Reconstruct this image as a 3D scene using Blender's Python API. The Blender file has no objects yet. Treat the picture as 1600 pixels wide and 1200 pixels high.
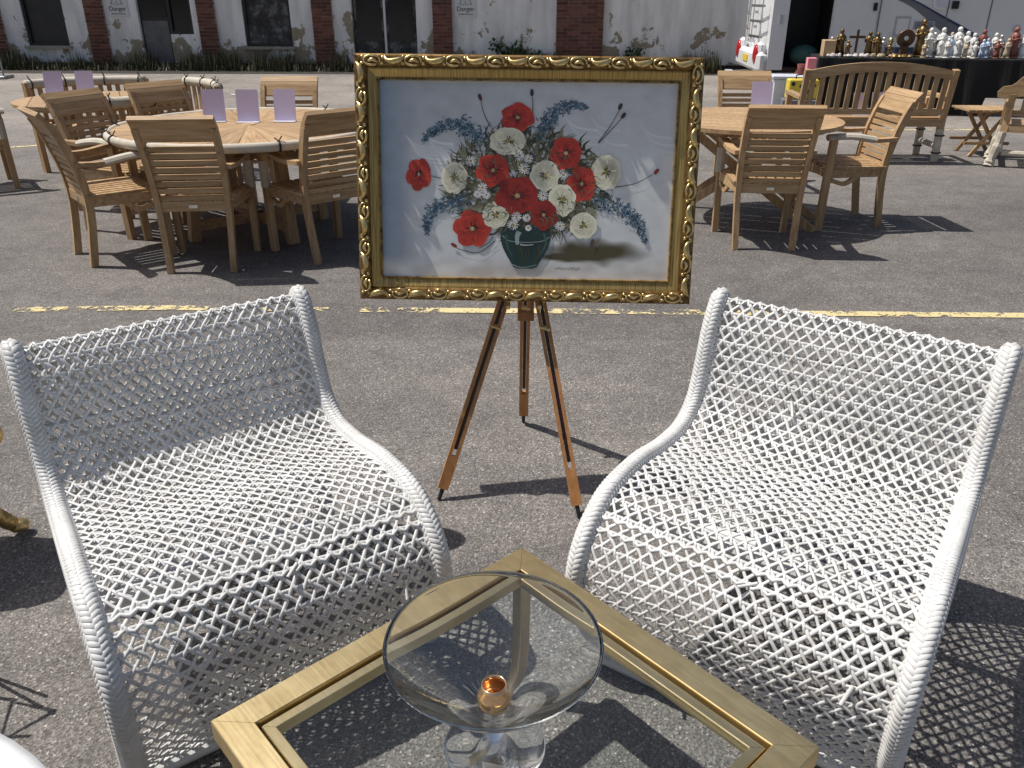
import bpy, math, random
from mathutils import Vector, Matrix, noise
R = math.radians
rnd = random.Random(7)
sc = bpy.context.scene
col = sc.collection

# ------------------------------------------------------------------ camera, sky, sun, exposure
cam = bpy.data.cameras.new('camera'); co = bpy.data.objects.new('camera', cam); col.objects.link(co)
co.location = (0, 0, 1.55); co.rotation_euler = (R(90 - 25.5), 0, 0)
cam.sensor_fit = 'HORIZONTAL'; cam.sensor_width = 36; cam.lens = 36 * 1270 / 1600
cam.clip_start = 0.05; cam.clip_end = 2000
sc.camera = co
SUN = Vector((-.55, .115, 1)).normalized()             # towards the sun
w = bpy.data.worlds.new('World'); sc.world = w; w.use_nodes = True
nt = w.node_tree; bg = nt.nodes['Background']
sky = nt.nodes.new('ShaderNodeTexSky'); sky.sky_type = 'NISHITA'; sky.sun_disc = False
sky.sun_elevation = math.asin(SUN.z); sky.sun_rotation = math.atan2(SUN.x, SUN.y)
sky.air_density = 1.0; sky.dust_density = 3.0; sky.ozone_density = 1.0
nt.links.new(sky.outputs[0], bg.inputs[0]); bg.inputs[1].default_value = 0.068
sl = bpy.data.lights.new('sun', 'SUN'); sl.energy = 4.2; sl.angle = R(.53); sl.color = (1, .955, .89)
so = bpy.data.objects.new('sun', sl); col.objects.link(so); so.location = (-5, 2, 12)
so.rotation_euler = SUN.to_track_quat('Z', 'Y').to_euler()
sc.view_settings.view_transform = 'Standard'; sc.view_settings.look = 'None'
sc.view_settings.exposure = .22; sc.view_settings.gamma = 1; sc.view_settings.use_curve_mapping = False
sc.cycles.max_bounces = 24; sc.cycles.transparent_max_bounces = 24; sc.cycles.transmission_bounces = 24; sc.cycles.glossy_bounces = 12; sc.cycles.diffuse_bounces = 4
sc.cycles.sample_clamp_indirect = 6

# ------------------------------------------------------------------ materials
MATS = {}
class NT:
    def __init__(s, name):
        m = bpy.data.materials.new(name); m.use_nodes = True; s.m = m; s.t = m.node_tree
        s.b = s.t.nodes['Principled BSDF']; s.out = s.t.nodes['Material Output']; MATS[name] = m
    def n(s, typ, **kw):
        nd = s.t.nodes.new(typ)
        for k, v in kw.items():
            if k in nd.inputs: nd.inputs[k].default_value = v
            else: setattr(nd, k, v)
        return nd
    def l(s, a, b): s.t.links.new(a, b)
    def coord(s, kind='Object', scale=(1, 1, 1)):
        tc = s.n('ShaderNodeTexCoord'); mp = s.n('ShaderNodeMapping'); mp.inputs['Scale'].default_value = scale
        s.l(tc.outputs[kind], mp.inputs[0]); return mp.outputs[0]
    def noise(s, vec, scale, detail=4, rough=.55):
        nd = s.n('ShaderNodeTexNoise'); nd.inputs['Scale'].default_value = scale
        nd.inputs['Detail'].default_value = detail; nd.inputs['Roughness'].default_value = rough
        s.l(vec, nd.inputs['Vector']); return nd.outputs['Fac']
    def ramp(s, fac, stops):
        nd = s.n('ShaderNodeValToRGB'); e = nd.color_ramp.elements
        while len(e) < len(stops): e.new(.5)
        for i, (p, c) in enumerate(stops):
            e[i].position = p; e[i].color = (*c, 1) if len(c) == 3 else c
        s.l(fac, nd.inputs[0]); return nd.outputs[0]
    def mix(s, fac, a, b, mode='MIX'):
        nd = s.n('ShaderNodeMixRGB', blend_type=mode)
        for i, v in ((0, fac), (1, a), (2, b)):
            if hasattr(v, 'links'): s.l(v, nd.inputs[i])
            elif i == 0: nd.inputs[0].default_value = v
            else: nd.inputs[i].default_value = (*v, 1)
        return nd.outputs[0]
    def bump(s, h, strength=.3, dist=.01):
        nd = s.n('ShaderNodeBump'); nd.inputs['Strength'].default_value = strength; nd.inputs['Distance'].default_value = dist
        s.l(h, nd.inputs['Height']); s.l(nd.outputs[0], s.b.inputs['Normal'])
    def set(s, **kw):
        for k, v in kw.items():
            k = k.replace('_', ' ')
            if hasattr(v, 'links'): s.l(v, s.b.inputs[k])
            else: s.b.inputs[k].default_value = (*v, 1) if isinstance(v, tuple) and len(v) == 3 else v
        return s.m

def plain(name, c, rough=.5, metal=0, var=.12, scale=30, spec=.5):
    t = NT(name); v = t.coord()
    n = t.noise(v, scale)
    cc = t.ramp(n, [(.3, tuple(x * (1 - var) for x in c)), (.7, tuple(min(1, x * (1 + var)) for x in c))])
    t.set(Base_Color=cc, Roughness=rough, Metallic=metal); t.b.inputs['Specular IOR Level'].default_value = spec
    return t.m

def asphalt():
    t = NT('asphalt'); v = t.coord()
    vo = t.n('ShaderNodeTexVoronoi', feature='F1'); vo.inputs['Scale'].default_value = 205; t.l(v, vo.inputs['Vector'])
    stone = t.ramp(vo.outputs['Color'], [(.0, (.068, .064, .061)), (.5, (.163, .154, .147)), (.84, (.265, .252, .24)), (.97, (.58, .55, .52))])
    big = t.noise(v, .55, 5); mid = t.noise(v, 6, 5, .65)
    g = t.ramp(big, [(.35, (.80, .79, .79)), (.65, (1.12, 1.09, 1.06))])
    g2 = t.ramp(mid, [(.3, (.82, .82, .82)), (.7, (1.15, 1.14, 1.13))])
    c = t.mix(1, stone, g, 'MULTIPLY'); c = t.mix(1, c, g2, 'MULTIPLY')
    stain = t.ramp(t.noise(v, 1.9, 6, .72), [(.60, (1, 1, 1)), (.72, (.80, .79, .79))]); c = t.mix(1, c, stain, 'MULTIPLY')
    wear = t.ramp(t.noise(t.coord('Object', (.35, 2.2, 1)), 1.3, 5, .6), [(.35, (.92, .92, .92)), (.68, (1.10, 1.10, 1.09))]); c = t.mix(1, c, wear, 'MULTIPLY')
    # older resurfaced strip beyond a ragged seam: darker and smoother
    sep = t.n('ShaderNodeSeparateXYZ'); t.l(v, sep.inputs[0])
    wob = t.n('ShaderNodeMath', operation='MULTIPLY_ADD'); t.l(mid, wob.inputs[0]); wob.inputs[1].default_value = .05; t.l(sep.outputs[1], wob.inputs[2])
    gt = t.n('ShaderNodeMapRange'); t.l(wob.outputs[0], gt.inputs[0]); gt.inputs[1].default_value = 3.76; gt.inputs[2].default_value = 3.80
    lt = t.n('ShaderNodeMapRange'); t.l(wob.outputs[0], lt.inputs[0]); lt.inputs[1].default_value = 6.6; lt.inputs[2].default_value = 7.4
    sub = t.n('ShaderNodeMath', operation='SUBTRACT'); t.l(gt.outputs[0], sub.inputs[0]); t.l(lt.outputs[0], sub.inputs[1])
    sub.use_clamp = True
    c = t.mix(sub.outputs[0], c, t.mix(1, c, (.86, .86, .87), 'MULTIPLY'))
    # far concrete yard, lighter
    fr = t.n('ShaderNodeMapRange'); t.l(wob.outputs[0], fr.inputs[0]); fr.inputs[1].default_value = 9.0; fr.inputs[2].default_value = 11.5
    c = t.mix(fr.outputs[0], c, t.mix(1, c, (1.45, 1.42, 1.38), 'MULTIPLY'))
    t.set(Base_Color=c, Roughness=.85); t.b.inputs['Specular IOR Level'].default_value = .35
    t.bump(vo.outputs['Distance'], .55, .004)
    return t.m
asphalt()

def line_paint():
    t = NT('yellow_paint'); v = t.coord()
    n1 = t.noise(v, 9, 6, .7); n2 = t.noise(v, 60, 3); n3 = t.noise(v, 1.1, 2)
    a = t.n('ShaderNodeMath', operation='MULTIPLY_ADD'); t.l(n2, a.inputs[0]); a.inputs[1].default_value = .35; t.l(n1, a.inputs[2])
    b = t.n('ShaderNodeMath', operation='MULTIPLY_ADD'); t.l(n3, b.inputs[0]); b.inputs[1].default_value = .55; t.l(a.outputs[0], b.inputs[2])
    m = t.ramp(b.outputs[0], [(.91, (0, 0, 0)), (.96, (1, 1, 1))])
    t.set(Base_Color=t.ramp(n2, [(.3, (.55, .45, .21)), (.7, (.68, .58, .33))]), Roughness=.7)
    tr = t.n('ShaderNodeBsdfTransparent'); mx = t.n('ShaderNodeMixShader')
    t.l(m, mx.inputs[0]); t.l(tr.outputs[0], mx.inputs[1]); t.l(t.b.outputs[0], mx.inputs[2]); t.l(mx.outputs[0], t.out.inputs[0])
line_paint()

def wood(name, a, b, c, sc_=(2.2, 26, 26)):
    t = NT(name); v = t.coord('Object', sc_)
    oi = t.n('ShaderNodeObjectInfo'); ad = t.n('ShaderNodeVectorMath', operation='ADD'); t.l(v, ad.inputs[0])
    sc3 = t.n('ShaderNodeVectorMath', operation='SCALE'); cmb = t.n('ShaderNodeCombineXYZ')
    for i in range(3): t.l(oi.outputs['Random'], cmb.inputs[i])
    t.l(cmb.outputs[0], sc3.inputs[0]); sc3.inputs['Scale'].default_value = 37; t.l(sc3.outputs[0], ad.inputs[1])
    n = t.noise(ad.outputs[0], 1.6, 6, .65)
    cc = t.ramp(n, [(.30, a), (.5, b), (.72, c)])
    hs = t.n('ShaderNodeHueSaturation'); t.l(cc, hs.inputs['Color'])
    mr = t.n('ShaderNodeMapRange'); t.l(oi.outputs['Random'], mr.inputs[0]); mr.inputs[3].default_value = .86; mr.inputs[4].default_value = 1.12
    t.l(mr.outputs[0], hs.inputs['Value'])
    t.set(Base_Color=hs.outputs[0], Roughness=.55); t.b.inputs['Specular IOR Level'].default_value = .35
    t.bump(n, .12, .002); return t.m
wood('teak', (.28, .168, .080), (.42, .275, .145), (.54, .38, .22))
wood('teak_v', (.28, .168, .080), (.42, .275, .145), (.54, .38, .22), (26, 26, 2.2))
wood('easel_wood', (.34, .15, .050), (.46, .215, .080), (.54, .28, .11), (30, 30, 1.6))
def resin():
    t = NT('white_resin'); v = t.coord()
    n = t.noise(v, 14, 4); n2 = t.noise(v, 160, 2)
    t.set(Base_Color=t.ramp(n, [(.3, (.58, .57, .55)), (.6, (.68, .68, .67))]), Roughness=.42)
    t.bump(n2, .15, .001)
resin()
def brass(name, a, b, rough):
    t = NT(name); v = t.coord('Object', (1, 1, 1)); n = t.noise(v, 9, 6, .7); n2 = t.noise(t.coord('Object', (3, 60, 60)), 4, 4)
    c = t.ramp(n, [(.3, a), (.7, b)])
    mr = t.n('ShaderNodeMapRange'); t.l(n2, mr.inputs[0]); mr.inputs[3].default_value = rough - .07; mr.inputs[4].default_value = rough + .09
    t.set(Base_Color=c, Metallic=1.0, Roughness=mr.outputs[0]); t.bump(n, .02, .002)
brass('brass', (.66, .49, .23), (.92, .73, .39), .37)
brass('brass_lip', (.72, .56, .27), (.90, .74, .42), .30)
def gilt(name, hi, lo, rough=.36, sc_=40):
    t = NT(name); v = t.coord(); n = t.noise(v, sc_, 5, .7)
    t.set(Base_Color=t.ramp(n, [(.35, lo), (.55, hi)]), Metallic=.9, Roughness=rough); t.bump(n, .25, .002)
gilt('gilt', (.66, .47, .19), (.20, .12, .045))
gilt('gilt_bright', (.80, .61, .28), (.50, .34, .13), .30)
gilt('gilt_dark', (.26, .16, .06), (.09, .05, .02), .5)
def gilt_brushed():
    t = NT('gilt_slip'); v = t.coord('Object', (220, 6, 6)); n = t.noise(v, 1, 4, .6)
    t.set(Base_Color=t.ramp(n, [(.3, (.22, .14, .045)), (.6, (.56, .39, .14))]), Metallic=.8, Roughness=.42)
gilt_brushed()
gilt('copper_gold', (.80, .56, .34), (.70, .47, .28), .16, 4)
def thinglass(name, tint, rough=.0):
    t = NT(name); t.t.nodes.remove(t.b)
    tr = t.n('ShaderNodeBsdfTransparent'); tr.inputs[0].default_value = (*tint, 1)
    gl = t.n('ShaderNodeBsdfGlossy'); gl.inputs['Roughness'].default_value = rough
    lw = t.n('ShaderNodeLayerWeight'); lw.inputs[0].default_value = .5
    pw = t.n('ShaderNodeMath', operation='POWER'); t.l(lw.outputs['Facing'], pw.inputs[0]); pw.inputs[1].default_value = 4.0
    fr = t.n('ShaderNodeMath', operation='MULTIPLY_ADD'); t.l(pw.outputs[0], fr.inputs[0]); fr.inputs[1].default_value = .9; fr.inputs[2].default_value = .035
    mx = t.n('ShaderNodeMixShader'); t.l(fr.outputs[0], mx.inputs[0]); t.l(tr.outputs[0], mx.inputs[1]); t.l(gl.outputs[0], mx.inputs[2])
    t.l(mx.outputs[0], t.out.inputs[0])
thinglass('table_glass', (.93, .955, .95))
def crystal(name='crystal', clear=.5, rough=0):
    t = NT(name); t.t.nodes.remove(t.b)
    g = t.n('ShaderNodeBsdfGlass'); g.inputs['IOR'].default_value = 1.5; g.inputs['Color'].default_value = (.992, 1, 1, 1); g.inputs['Roughness'].default_value = rough
    tr = t.n('ShaderNodeBsdfTransparent'); tr.inputs[0].default_value = (.95, .97, .97, 1)
    mx = t.n('ShaderNodeMixShader'); mx.inputs[0].default_value = clear
    t.l(g.outputs[0], mx.inputs[1]); t.l(tr.outputs[0], mx.inputs[2]); t.l(mx.outputs[0], t.out.inputs[0])
crystal('crystal', 0); crystal('bowl_glass', 0)
def render_wall():
    t = NT('old_render'); v = t.coord()
    n = t.noise(v, 1.5, 8, .68); st = t.noise(t.coord('Object', (3, 3, .7)), 1.2, 5); n3 = t.noise(v, 14, 4)
    sep = t.n('ShaderNodeSeparateXYZ'); t.l(v, sep.inputs[0])
    low = t.n('ShaderNodeMapRange'); t.l(sep.outputs[2], low.inputs[0]); low.inputs[1].default_value = 1.2; low.inputs[2].default_value = .1; low.inputs[3].default_value = 0; low.inputs[4].default_value = .16
    ad = t.n('ShaderNodeMath', operation='ADD'); t.l(n, ad.inputs[0]); t.l(low.outputs[0], ad.inputs[1])
    m = t.ramp(ad.outputs[0], [(.615, (0, 0, 0)), (.63, (1, 1, 1))])
    base = t.ramp(st, [(.3, (.56, .56, .55)), (.62, (.82, .82, .81))])
    base = t.mix(t.ramp(n3, [(.66, (0, 0, 0)), (.74, (1, 1, 1))]), base, (.40, .39, .36))
    patch = t.ramp(n3, [(.3, (.22, .19, .14)), (.7, (.36, .31, .22))])
    t.set(Base_Color=t.mix(m, base, patch), Roughness=.85); t.bump(m, -.5, .01)
render_wall()
def brickm():
    t = NT('brick'); v = t.coord(); oi = t.n('ShaderNodeObjectInfo'); n = t.noise(v, 25, 4)
    c = t.ramp(oi.outputs['Random'], [(0, (.085, .030, .022)), (.5, (.14, .05, .034)), (1, (.20, .078, .052))])
    t.set(Base_Color=t.mix(1, c, t.ramp(n, [(.3, (.75, .75, .75)), (.7, (1.15, 1.15, 1.15))]), 'MULTIPLY'), Roughness=.85); t.bump(n, .4, .004)
brickm()
plain('mortar', (.33, .30, .26), .9, 0, .2, 12)
def board():
    t = NT('weathered_board'); v = t.coord(); n = t.noise(v, 4, 7, .72); n2 = t.noise(v, 22, 4)
    t.set(Base_Color=t.ramp(n, [(.42, (.022, .022, .024)), (.5, (.05, .05, .052)), (.62, (.17, .17, .17))]), Roughness=.75); t.bump(n2, .2, .004)
board()
plain('black_paint_and_shade', (.016, .017, .019), .45, 0, .3, 6)
plain('dark_pane', (.012, .014, .016), .12, 0, .3, 3)
plain('grey_panel', (.13, .13, .13), .7, 0, .2, 6)
plain('black_cloth', (.006, .006, .007), .9, 0, .3, 8)
plain('black_rubber', (.012, .012, .012), .6)
plain('black_tie', (.01, .01, .011), .6)
plain('foam_wrap', (.50, .455, .375), .75, 0, .12, 16)
plain('lilac_paper', (.56, .50, .70), .55, 0, .03, 8)
plain('acrylic', (.75, .75, .78), .15)
plain('sign_white', (.62, .63, .64), .5, 0, .05)
plain('ink', (.02, .02, .02), .6)
plain('vehicle_white', (.72, .73, .74), .28, 0, .03, 2)
plain('vehicle_grey', (.16, .17, .20), .35, 0, .05, 4)
plain('vehicle_blue', (.03, .045, .10), .35, 0, .05, 4)
plain('vehicle_trim', (.45, .46, .48), .4)
plain('plate_yellow', (.75, .52, .05), .4)
plain('bronze', (.20, .13, .055), .38, .75, .35, 40)
plain('silvered', (.55, .53, .48), .35, .7, .2, 40)
plain('plaster', (.70, .69, .66), .5, 0, .12, 30)
plain('plaster_blue', (.42, .52, .66), .5, 0, .25, 30)
plain('plaster_red', (.24, .075, .055), .5, 0, .3, 30)
plain('plaster_tan', (.50, .40, .28), .5, 0, .25, 30)
plain('dark_wood', (.085, .038, .018), .4, 0, .25, 30)
plain('chrome', (.75, .75, .75), .2, 1)
plain('box_pink', (.72, .25, .32), .6)
plain('box_yellow', (.72, .55, .06), .5)
plain('box_card', (.46, .32, .18), .8)
plain('tub_white', (.62, .66, .74), .4)
plain('green_fabric', (.05, .13, .11), .8)
plain('red_fabric', (.16, .04, .035), .85)
plain('lace', (.62, .58, .56), .8, 0, .3, 60)
plain('white_plastic', (.78, .79, .80), .22, 0, .02, 3)
plain('black_wire', (.015, .015, .015), .4, .5)
plain('galvanised', (.32, .33, .34), .45, .7)
plain('soil', (.035, .03, .024), .95, 0, .4, 5)
def leafm(name, a, b):
    t = NT(name); n = t.noise(t.coord(), 9, 3)
    t.set(Base_Color=t.ramp(n, [(.3, a), (.7, b)]), Roughness=.6)
leafm('weed', (.022, .028, .010), (.085, .08, .034)); leafm('ivy', (.018, .045, .012), (.05, .10, .03))
t = NT('red_lens'); t.set(Base_Color=(.42, .01, .015), Roughness=.12)
t = NT('paint_layer'); va = t.n('ShaderNodeVertexColor'); va.layer_name = 'Col'
t.set(Base_Color=va.outputs['Color'], Roughness=.42); t.bump(t.noise(t.coord('Object', (1, 1, 1)), 260, 3), .12, .001)

# ------------------------------------------------------------------ mesh helpers
class MB:
    def __init__(s): s.v = []; s.f = []; s.m = []; s.c = []; s.cm = 0; s.smooth = False
    def add(s, vs, fs, M=None, color=None):
        o = len(s.v)
        for p in vs:
            p = Vector(p); s.v.append(M @ p if M else p)
            if color is not None: s.c.append(color)
        for f in fs: s.f.append([o + i for i in f]); s.m.append(s.cm)
        return s
    def box(s, c, d, M=None, ch=0):
        x, y, z = [k / 2 for k in d]; cx, cy, cz = c
        if ch <= 0:
            vs = [(cx + a * x, cy + b * y, cz + e * z) for a in (-1, 1) for b in (-1, 1) for e in (-1, 1)]
            return s.add(vs, [(0, 1, 3, 2), (4, 6, 7, 5), (0, 4, 5, 1), (2, 3, 7, 6), (0, 2, 6, 4), (1, 5, 7, 3)], M)
        prof = [(-x + ch, -y), (x - ch, -y), (x, -y + ch), (x, y - ch), (x - ch, y), (-x + ch, y), (-x, y - ch), (-x, -y + ch)]
        k = lambda q, g: (q[0] * (x - g) / x, q[1] * (y - g) / y)
        rings = [(-z, ch), (-z + ch, 0), (z - ch, 0), (z, ch)]
        vs = []
        for zz, g in rings:
            for q in prof:
                a, b = k(q, g); vs.append((cx + a, cy + b, cz + zz))
        fs = [tuple(range(7, -1, -1)), tuple(range(24, 32))]
        for r in range(3):
            for i in range(8): fs.append((r * 8 + i, r * 8 + (i + 1) % 8, r * 8 + 8 + (i + 1) % 8, r * 8 + 8 + i))
        return s.add(vs, fs, M)
    def path(s, pts, w, h=None, n=0, up=(0, 0, 1), ws=None, caps=True, M=None):
        """sweep: n=0 rectangle w x h, else n-gon ellipse"""
        h = h or w; P = [Vector(p) for p in pts]; up = Vector(up); vs = []; k = n or 4
        for i, p in enumerate(P):
            t = (P[min(i + 1, len(P) - 1)] - P[max(i - 1, 0)]).normalized()
            a = t.cross(up)
            if a.length < 1e-4: a = t.cross(Vector((1, 0, 0)))
            a.normalize(); b = a.cross(t).normalized(); q = ws[i] if ws else 1
            if n:
                for j in range(n):
                    th = 2 * math.pi * j / n; vs.append(p + a * (math.cos(th) * w / 2 * q) + b * (math.sin(th) * h / 2 * q))
            else:
                for e, g in ((-1, -1), (1, -1), (1, 1), (-1, 1)): vs.append(p + a * (e * w / 2 * q) + b * (g * h / 2 * q))
        fs = []
        for i in range(len(P) - 1):
            for j in range(k): fs.append((i * k + j, i * k + (j + 1) % k, (i + 1) * k + (j + 1) % k, (i + 1) * k + j))
        if caps: fs += [tuple(range(k - 1, -1, -1)), tuple(range((len(P) - 1) * k, len(P) * k))]
        return s.add(vs, fs, M)
    def lathe(s, prof, n=24, c=(0, 0, 0), closed=False, M=None, wob=None):
        vs = []; fs = []; L = len(prof)
        for r, z in prof:
            for j in range(n):
                th = 2 * math.pi * j / n; q = r * (wob(th, z) if wob else 1)
                vs.append((c[0] + q * math.cos(th), c[1] + q * math.sin(th), c[2] + z))
        for i in range(L if closed else L - 1):
            for j in range(n): fs.append((i * n + j, i * n + (j + 1) % n, ((i + 1) % L) * n + (j + 1) % n, ((i + 1) % L) * n + j))
        if not closed: fs += [tuple(range(n - 1, -1, -1)), tuple(range((L - 1) * n, L * n))]
        return s.add(vs, fs, M)
    def ball(s, c, r, n=10, m=6, M=None):
        rr = r if hasattr(r, '__len__') else (r, r, r)
        prof = [(math.sin(math.pi * (i + .02) / (m + .04)), -math.cos(math.pi * (i + .02) / (m + .04))) for i in range(m + 1)]
        vs = []; fs = []
        for a, z in prof:
            for j in range(n):
                th = 2 * math.pi * j / n; vs.append((c[0] + rr[0] * a * math.cos(th), c[1] + rr[1] * a * math.sin(th), c[2] + rr[2] * z))
        for i in range(m):
            for j in range(n): fs.append((i * n + j, i * n + (j + 1) % n, (i + 1) * n + (j + 1) % n, (i + 1) * n + j))
        return s.add(vs, fs, M)
    def prism(s, poly, z0, z1, M=None):
        n = len(poly); vs = [(x, y, z0) for x, y in poly] + [(x, y, z1) for x, y in poly]
        return s.add(vs, [tuple(range(n - 1, -1, -1)), tuple(range(n, 2 * n))] + [(i, (i + 1) % n, n + (i + 1) % n, n + i) for i in range(n)], M)
    def mesh(s, name, mats):
        me = bpy.data.meshes.new(name); me.from_pydata(s.v, [], s.f)
        for m in ([mats] if isinstance(mats, str) else mats): me.materials.append(MATS[m])
        if not isinstance(mats, str): me.polygons.foreach_set('material_index', s.m)
        if s.c:
            ca = me.color_attributes.new('Col', 'FLOAT_COLOR', 'POINT')
            for i, c in enumerate(s.c): ca.data[i].color = (*c, 1)
        if s.smooth: me.polygons.foreach_set('use_smooth', [True] * len(s.f))
        me.update(); return me
    def build(s, name, mats, parent=None, loc=(0, 0, 0), rz=0, smooth=False):
        s.smooth = s.smooth or smooth
        return link(name, s.mesh(name, mats), parent, loc, rz)
def link(name, me, parent=None, loc=(0, 0, 0), rz=0):
    o = bpy.data.objects.new(name, me); col.objects.link(o); o.parent = parent; o.location = loc; o.rotation_euler = (0, 0, rz); return o
def tag(o, label, cat, group=None, kind=None):
    if label: o['label'] = label
    if cat: o['category'] = cat
    if group: o['group'] = group
    if kind: o['kind'] = kind
    return o
def empty(name, loc, rz=0, label=None, cat=None, group=None):
    o = bpy.data.objects.new(name, None); col.objects.link(o); o.location = loc; o.rotation_euler = (0, 0, rz); o.empty_display_size = .1
    return tag(o, label, cat, group)
def copy_tree(o, parent=None):
    c = o.copy(); col.objects.link(c); c.parent = parent
    for ch in [x for x in KIDS.get(o.name, [])]: KIDS.setdefault(c.name, []).append(copy_tree(ch, c))
    return c
KIDS = {}
def index_kids():
    KIDS.clear()
    for o in bpy.data.objects:
        if o.parent: KIDS.setdefault(o.parent.name, []).append(o)
def catmull(P, n):
    P = [Vector(p) for p in P]; Q = [2 * P[0] - P[1]] + P + [2 * P[-1] - P[-2]]; o = []
    for i in range(1, len(Q) - 2):
        a, b, c, d = Q[i - 1:i + 3]
        for k in range(n):
            t = k / n; o.append(.5 * ((2 * b) + (c - a) * t + (2 * a - 5 * b + 4 * c - d) * t * t + (3 * b - a - 3 * c + d) * t ** 3))
    o.append(P[-1]); return o

# ------------------------------------------------------------------ ground and markings
g = MB(); g.add([(-400, -60, 0), (400, -60, 0), (400, 600, 0), (-400, 600, 0)], [(0, 1, 2, 3)])
ground = tag(g.build('ground', 'asphalt'), 'grey speckled asphalt yard', None, kind='structure')
def strip(pts, wd):
    m = MB(); n = len(pts)
    for i, (x, y) in enumerate(pts):
        a = Vector(pts[max(i - 1, 0)]); b = Vector(pts[min(i + 1, n - 1)]); t = (b - a).normalized(); q = Vector((-t.y, t.x)) * wd / 2
        m.v += [Vector((x + q.x, y + q.y, .004)), Vector((x - q.x, y - q.y, .004))]
    for i in range(n - 1): m.f.append([2 * i, 2 * i + 1, 2 * i + 3, 2 * i + 2]); m.m.append(0)
    return m
ground.cycles.is_caustics_receiver = True; sl.cycles.is_caustics_light = True
tag(strip([(-2.72, 4.19), (-1.9, 4.22), (-.9, 4.19), (.9, 4.15), (2.75, 4.10), (6, 4.0)], .075).build('painted_line', 'yellow_paint', ground), None, None)
tag(strip([(-7.2, 8.6), (-5.66, 9.5), (-4.4, 10.2)], .09).build('painted_line', 'yellow_paint', ground), None, None)
tag(strip([(1.5, 10.7), (4.2, 10.78), (8, 10.9)], .09).build('painted_line', 'yellow_paint', ground), None, None)

# ------------------------------------------------------------------ old building
WR = math.atan(-.06)
bld = empty('old_building', (0, 20, 0), WR, 'long white rendered building with brick piers, boarded windows and peeling paint', 'building')
HT = 3.1
wall = MB()
def wbox(x0, x1, z0, z1, y0=0, d=.35): wall.box(((x0 + x1) / 2, y0 + d / 2, (z0 + z1) / 2), (x1 - x0, d, z1 - z0))
ops = [(-11.38, -10.38, .5, 2.2), (-8.62, -7.36, 0, 2.1), (-6.16, -5.06, .5, 2.2), (-3.64, -2.17, 0, 2.2)]
xs = -17
for a, b, z0, z1 in ops:
    wbox(xs, a, 0, HT)
    if z0 > 0: wbox(a, b, 0, z0)
    wbox(a, b, z1, HT); xs = b
wbox(xs, 11, 0, HT)
wall.build('wall', 'old_render', bld)
m = MB(); m.box((-3, .35, HT + .08), (28.2, .9, .16)); m.build('parapet', 'mortar', bld)
m = MB(); m.box((-3, -.03, .07), (28, .06, .14)); m.build('plinth', 'soil', bld)
bm_full = MB().box((0, 0, 0), (.213, .05, .064), ch=.004).mesh('brick', 'brick')
bm_half = MB().box((0, 0, 0), (.102, .05, .064), ch=.004).mesh('brick', 'brick')
def pier(x0, x1, zs=.05):
    wd = x1 - x0
    p = MB().box(((x0 + x1) / 2, -.035, (HT - .1) / 2), (wd - .012, .07, HT - .1)).build('brick_pier', 'mortar', bld)
    nb = max(2, round(wd / .225)); bw = wd / nb
    up = MB(); k = 0; z = zs
    while z < HT - .15:
        odd = k % 2; x = x0
        row = ([.5] + [1] * (nb - 1) + [.5]) if odd else [1] * nb
        for r in row:
            cx = x + r * bw / 2; x += r * bw
            if z < 1.75:
                o = link('brick', bm_full if r == 1 else bm_half, p, (cx + rnd.uniform(-.002, .002), -.062 + rnd.uniform(-.004, .004), z))
                o.scale.x = bw / .225
            else: up.box((cx, -.062, z), (r * bw - .012, .05, .064))
        z += .0755; k += 1
    u = up.build('upper_brickwork', 'brick', p); u['kind'] = 'stuff'
for a, b in ((-12.32, -11.86), (-9.84, -9.39), (-7.2, -6.78), (-4.54, -4.07), (-1.79, -1.34), (.99, 1.515), (1.53, 2.05), (-15.2, -14.75)): pier(a, b)
def window(x0, x1, z0, z1, mat, fr='black_paint_and_shade', sill=True):
    o = MB(); t_ = .06
    for c, d in ((((x0 + x1) / 2, .1, z1 - t_ / 2), (x1 - x0, .1, t_)), (((x0 + x1) / 2, .1, z0 + t_ / 2), (x1 - x0, .1, t_)),
                 ((x0 + t_ / 2, .1, (z0 + z1) / 2), (t_, .1, z1 - z0 - 2 * t_)), ((x1 - t_ / 2, .1, (z0 + z1) / 2), (t_, .1, z1 - z0 - 2 * t_))): o.box(c, d)
    wn = o.build('window', fr, bld)
    MB().box(((x0 + x1) / 2, .13, (z0 + z1) / 2), (x1 - x0 - .12, .04, z1 - z0 - .12)).build('board', mat, wn)
    if sill: MB().box(((x0 + x1) / 2, -.02, z0 - .03), (x1 - x0 + .12, .16, .055)).build('sill', 'mortar', wn)
window(-11.38, -10.38, .5, 2.2, 'black_paint_and_shade'); window(-6.16, -5.06, .5, 2.2, 'weathered_board')
# single door with side light
d = MB().box((-8.275, .12, 1.05), (.69, .06, 2.1)).build('door', 'black_paint_and_shade', bld)
MB().box((-8.275, .085, .53), (.6, .02, 1.02)).build('lower_panel', 'grey_panel', d)
MB().box((-8.275, .085, 1.56), (.6, .02, .9)).build('upper_panel', 'dark_pane', d)
window(-7.93, -7.36, .76, 2.1, 'dark_pane', sill=False); MB().box((-7.645, .17, .38), (.57, .3, .755)).build('wall_infill', 'old_render', bld)
dd = MB().box((-2.905, .16, 1.1), (1.47, .06, 2.2)).build('double_door', 'black_paint_and_shade', bld)
for i in range(2):
    cx = -3.27 + .73 * i
    lf = MB().box((cx, .12, 1.09), (.68, .03, 2.14)).build('door_leaf', 'weathered_board', dd)
    MB().box((cx, .10, 1.3), (.56, .02, 1.35)).build('pane', 'dark_pane', lf)
    MB().box((cx, .095, .32), (.56, .02, .42)).build('panel', 'weathered_board', lf)
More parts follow.
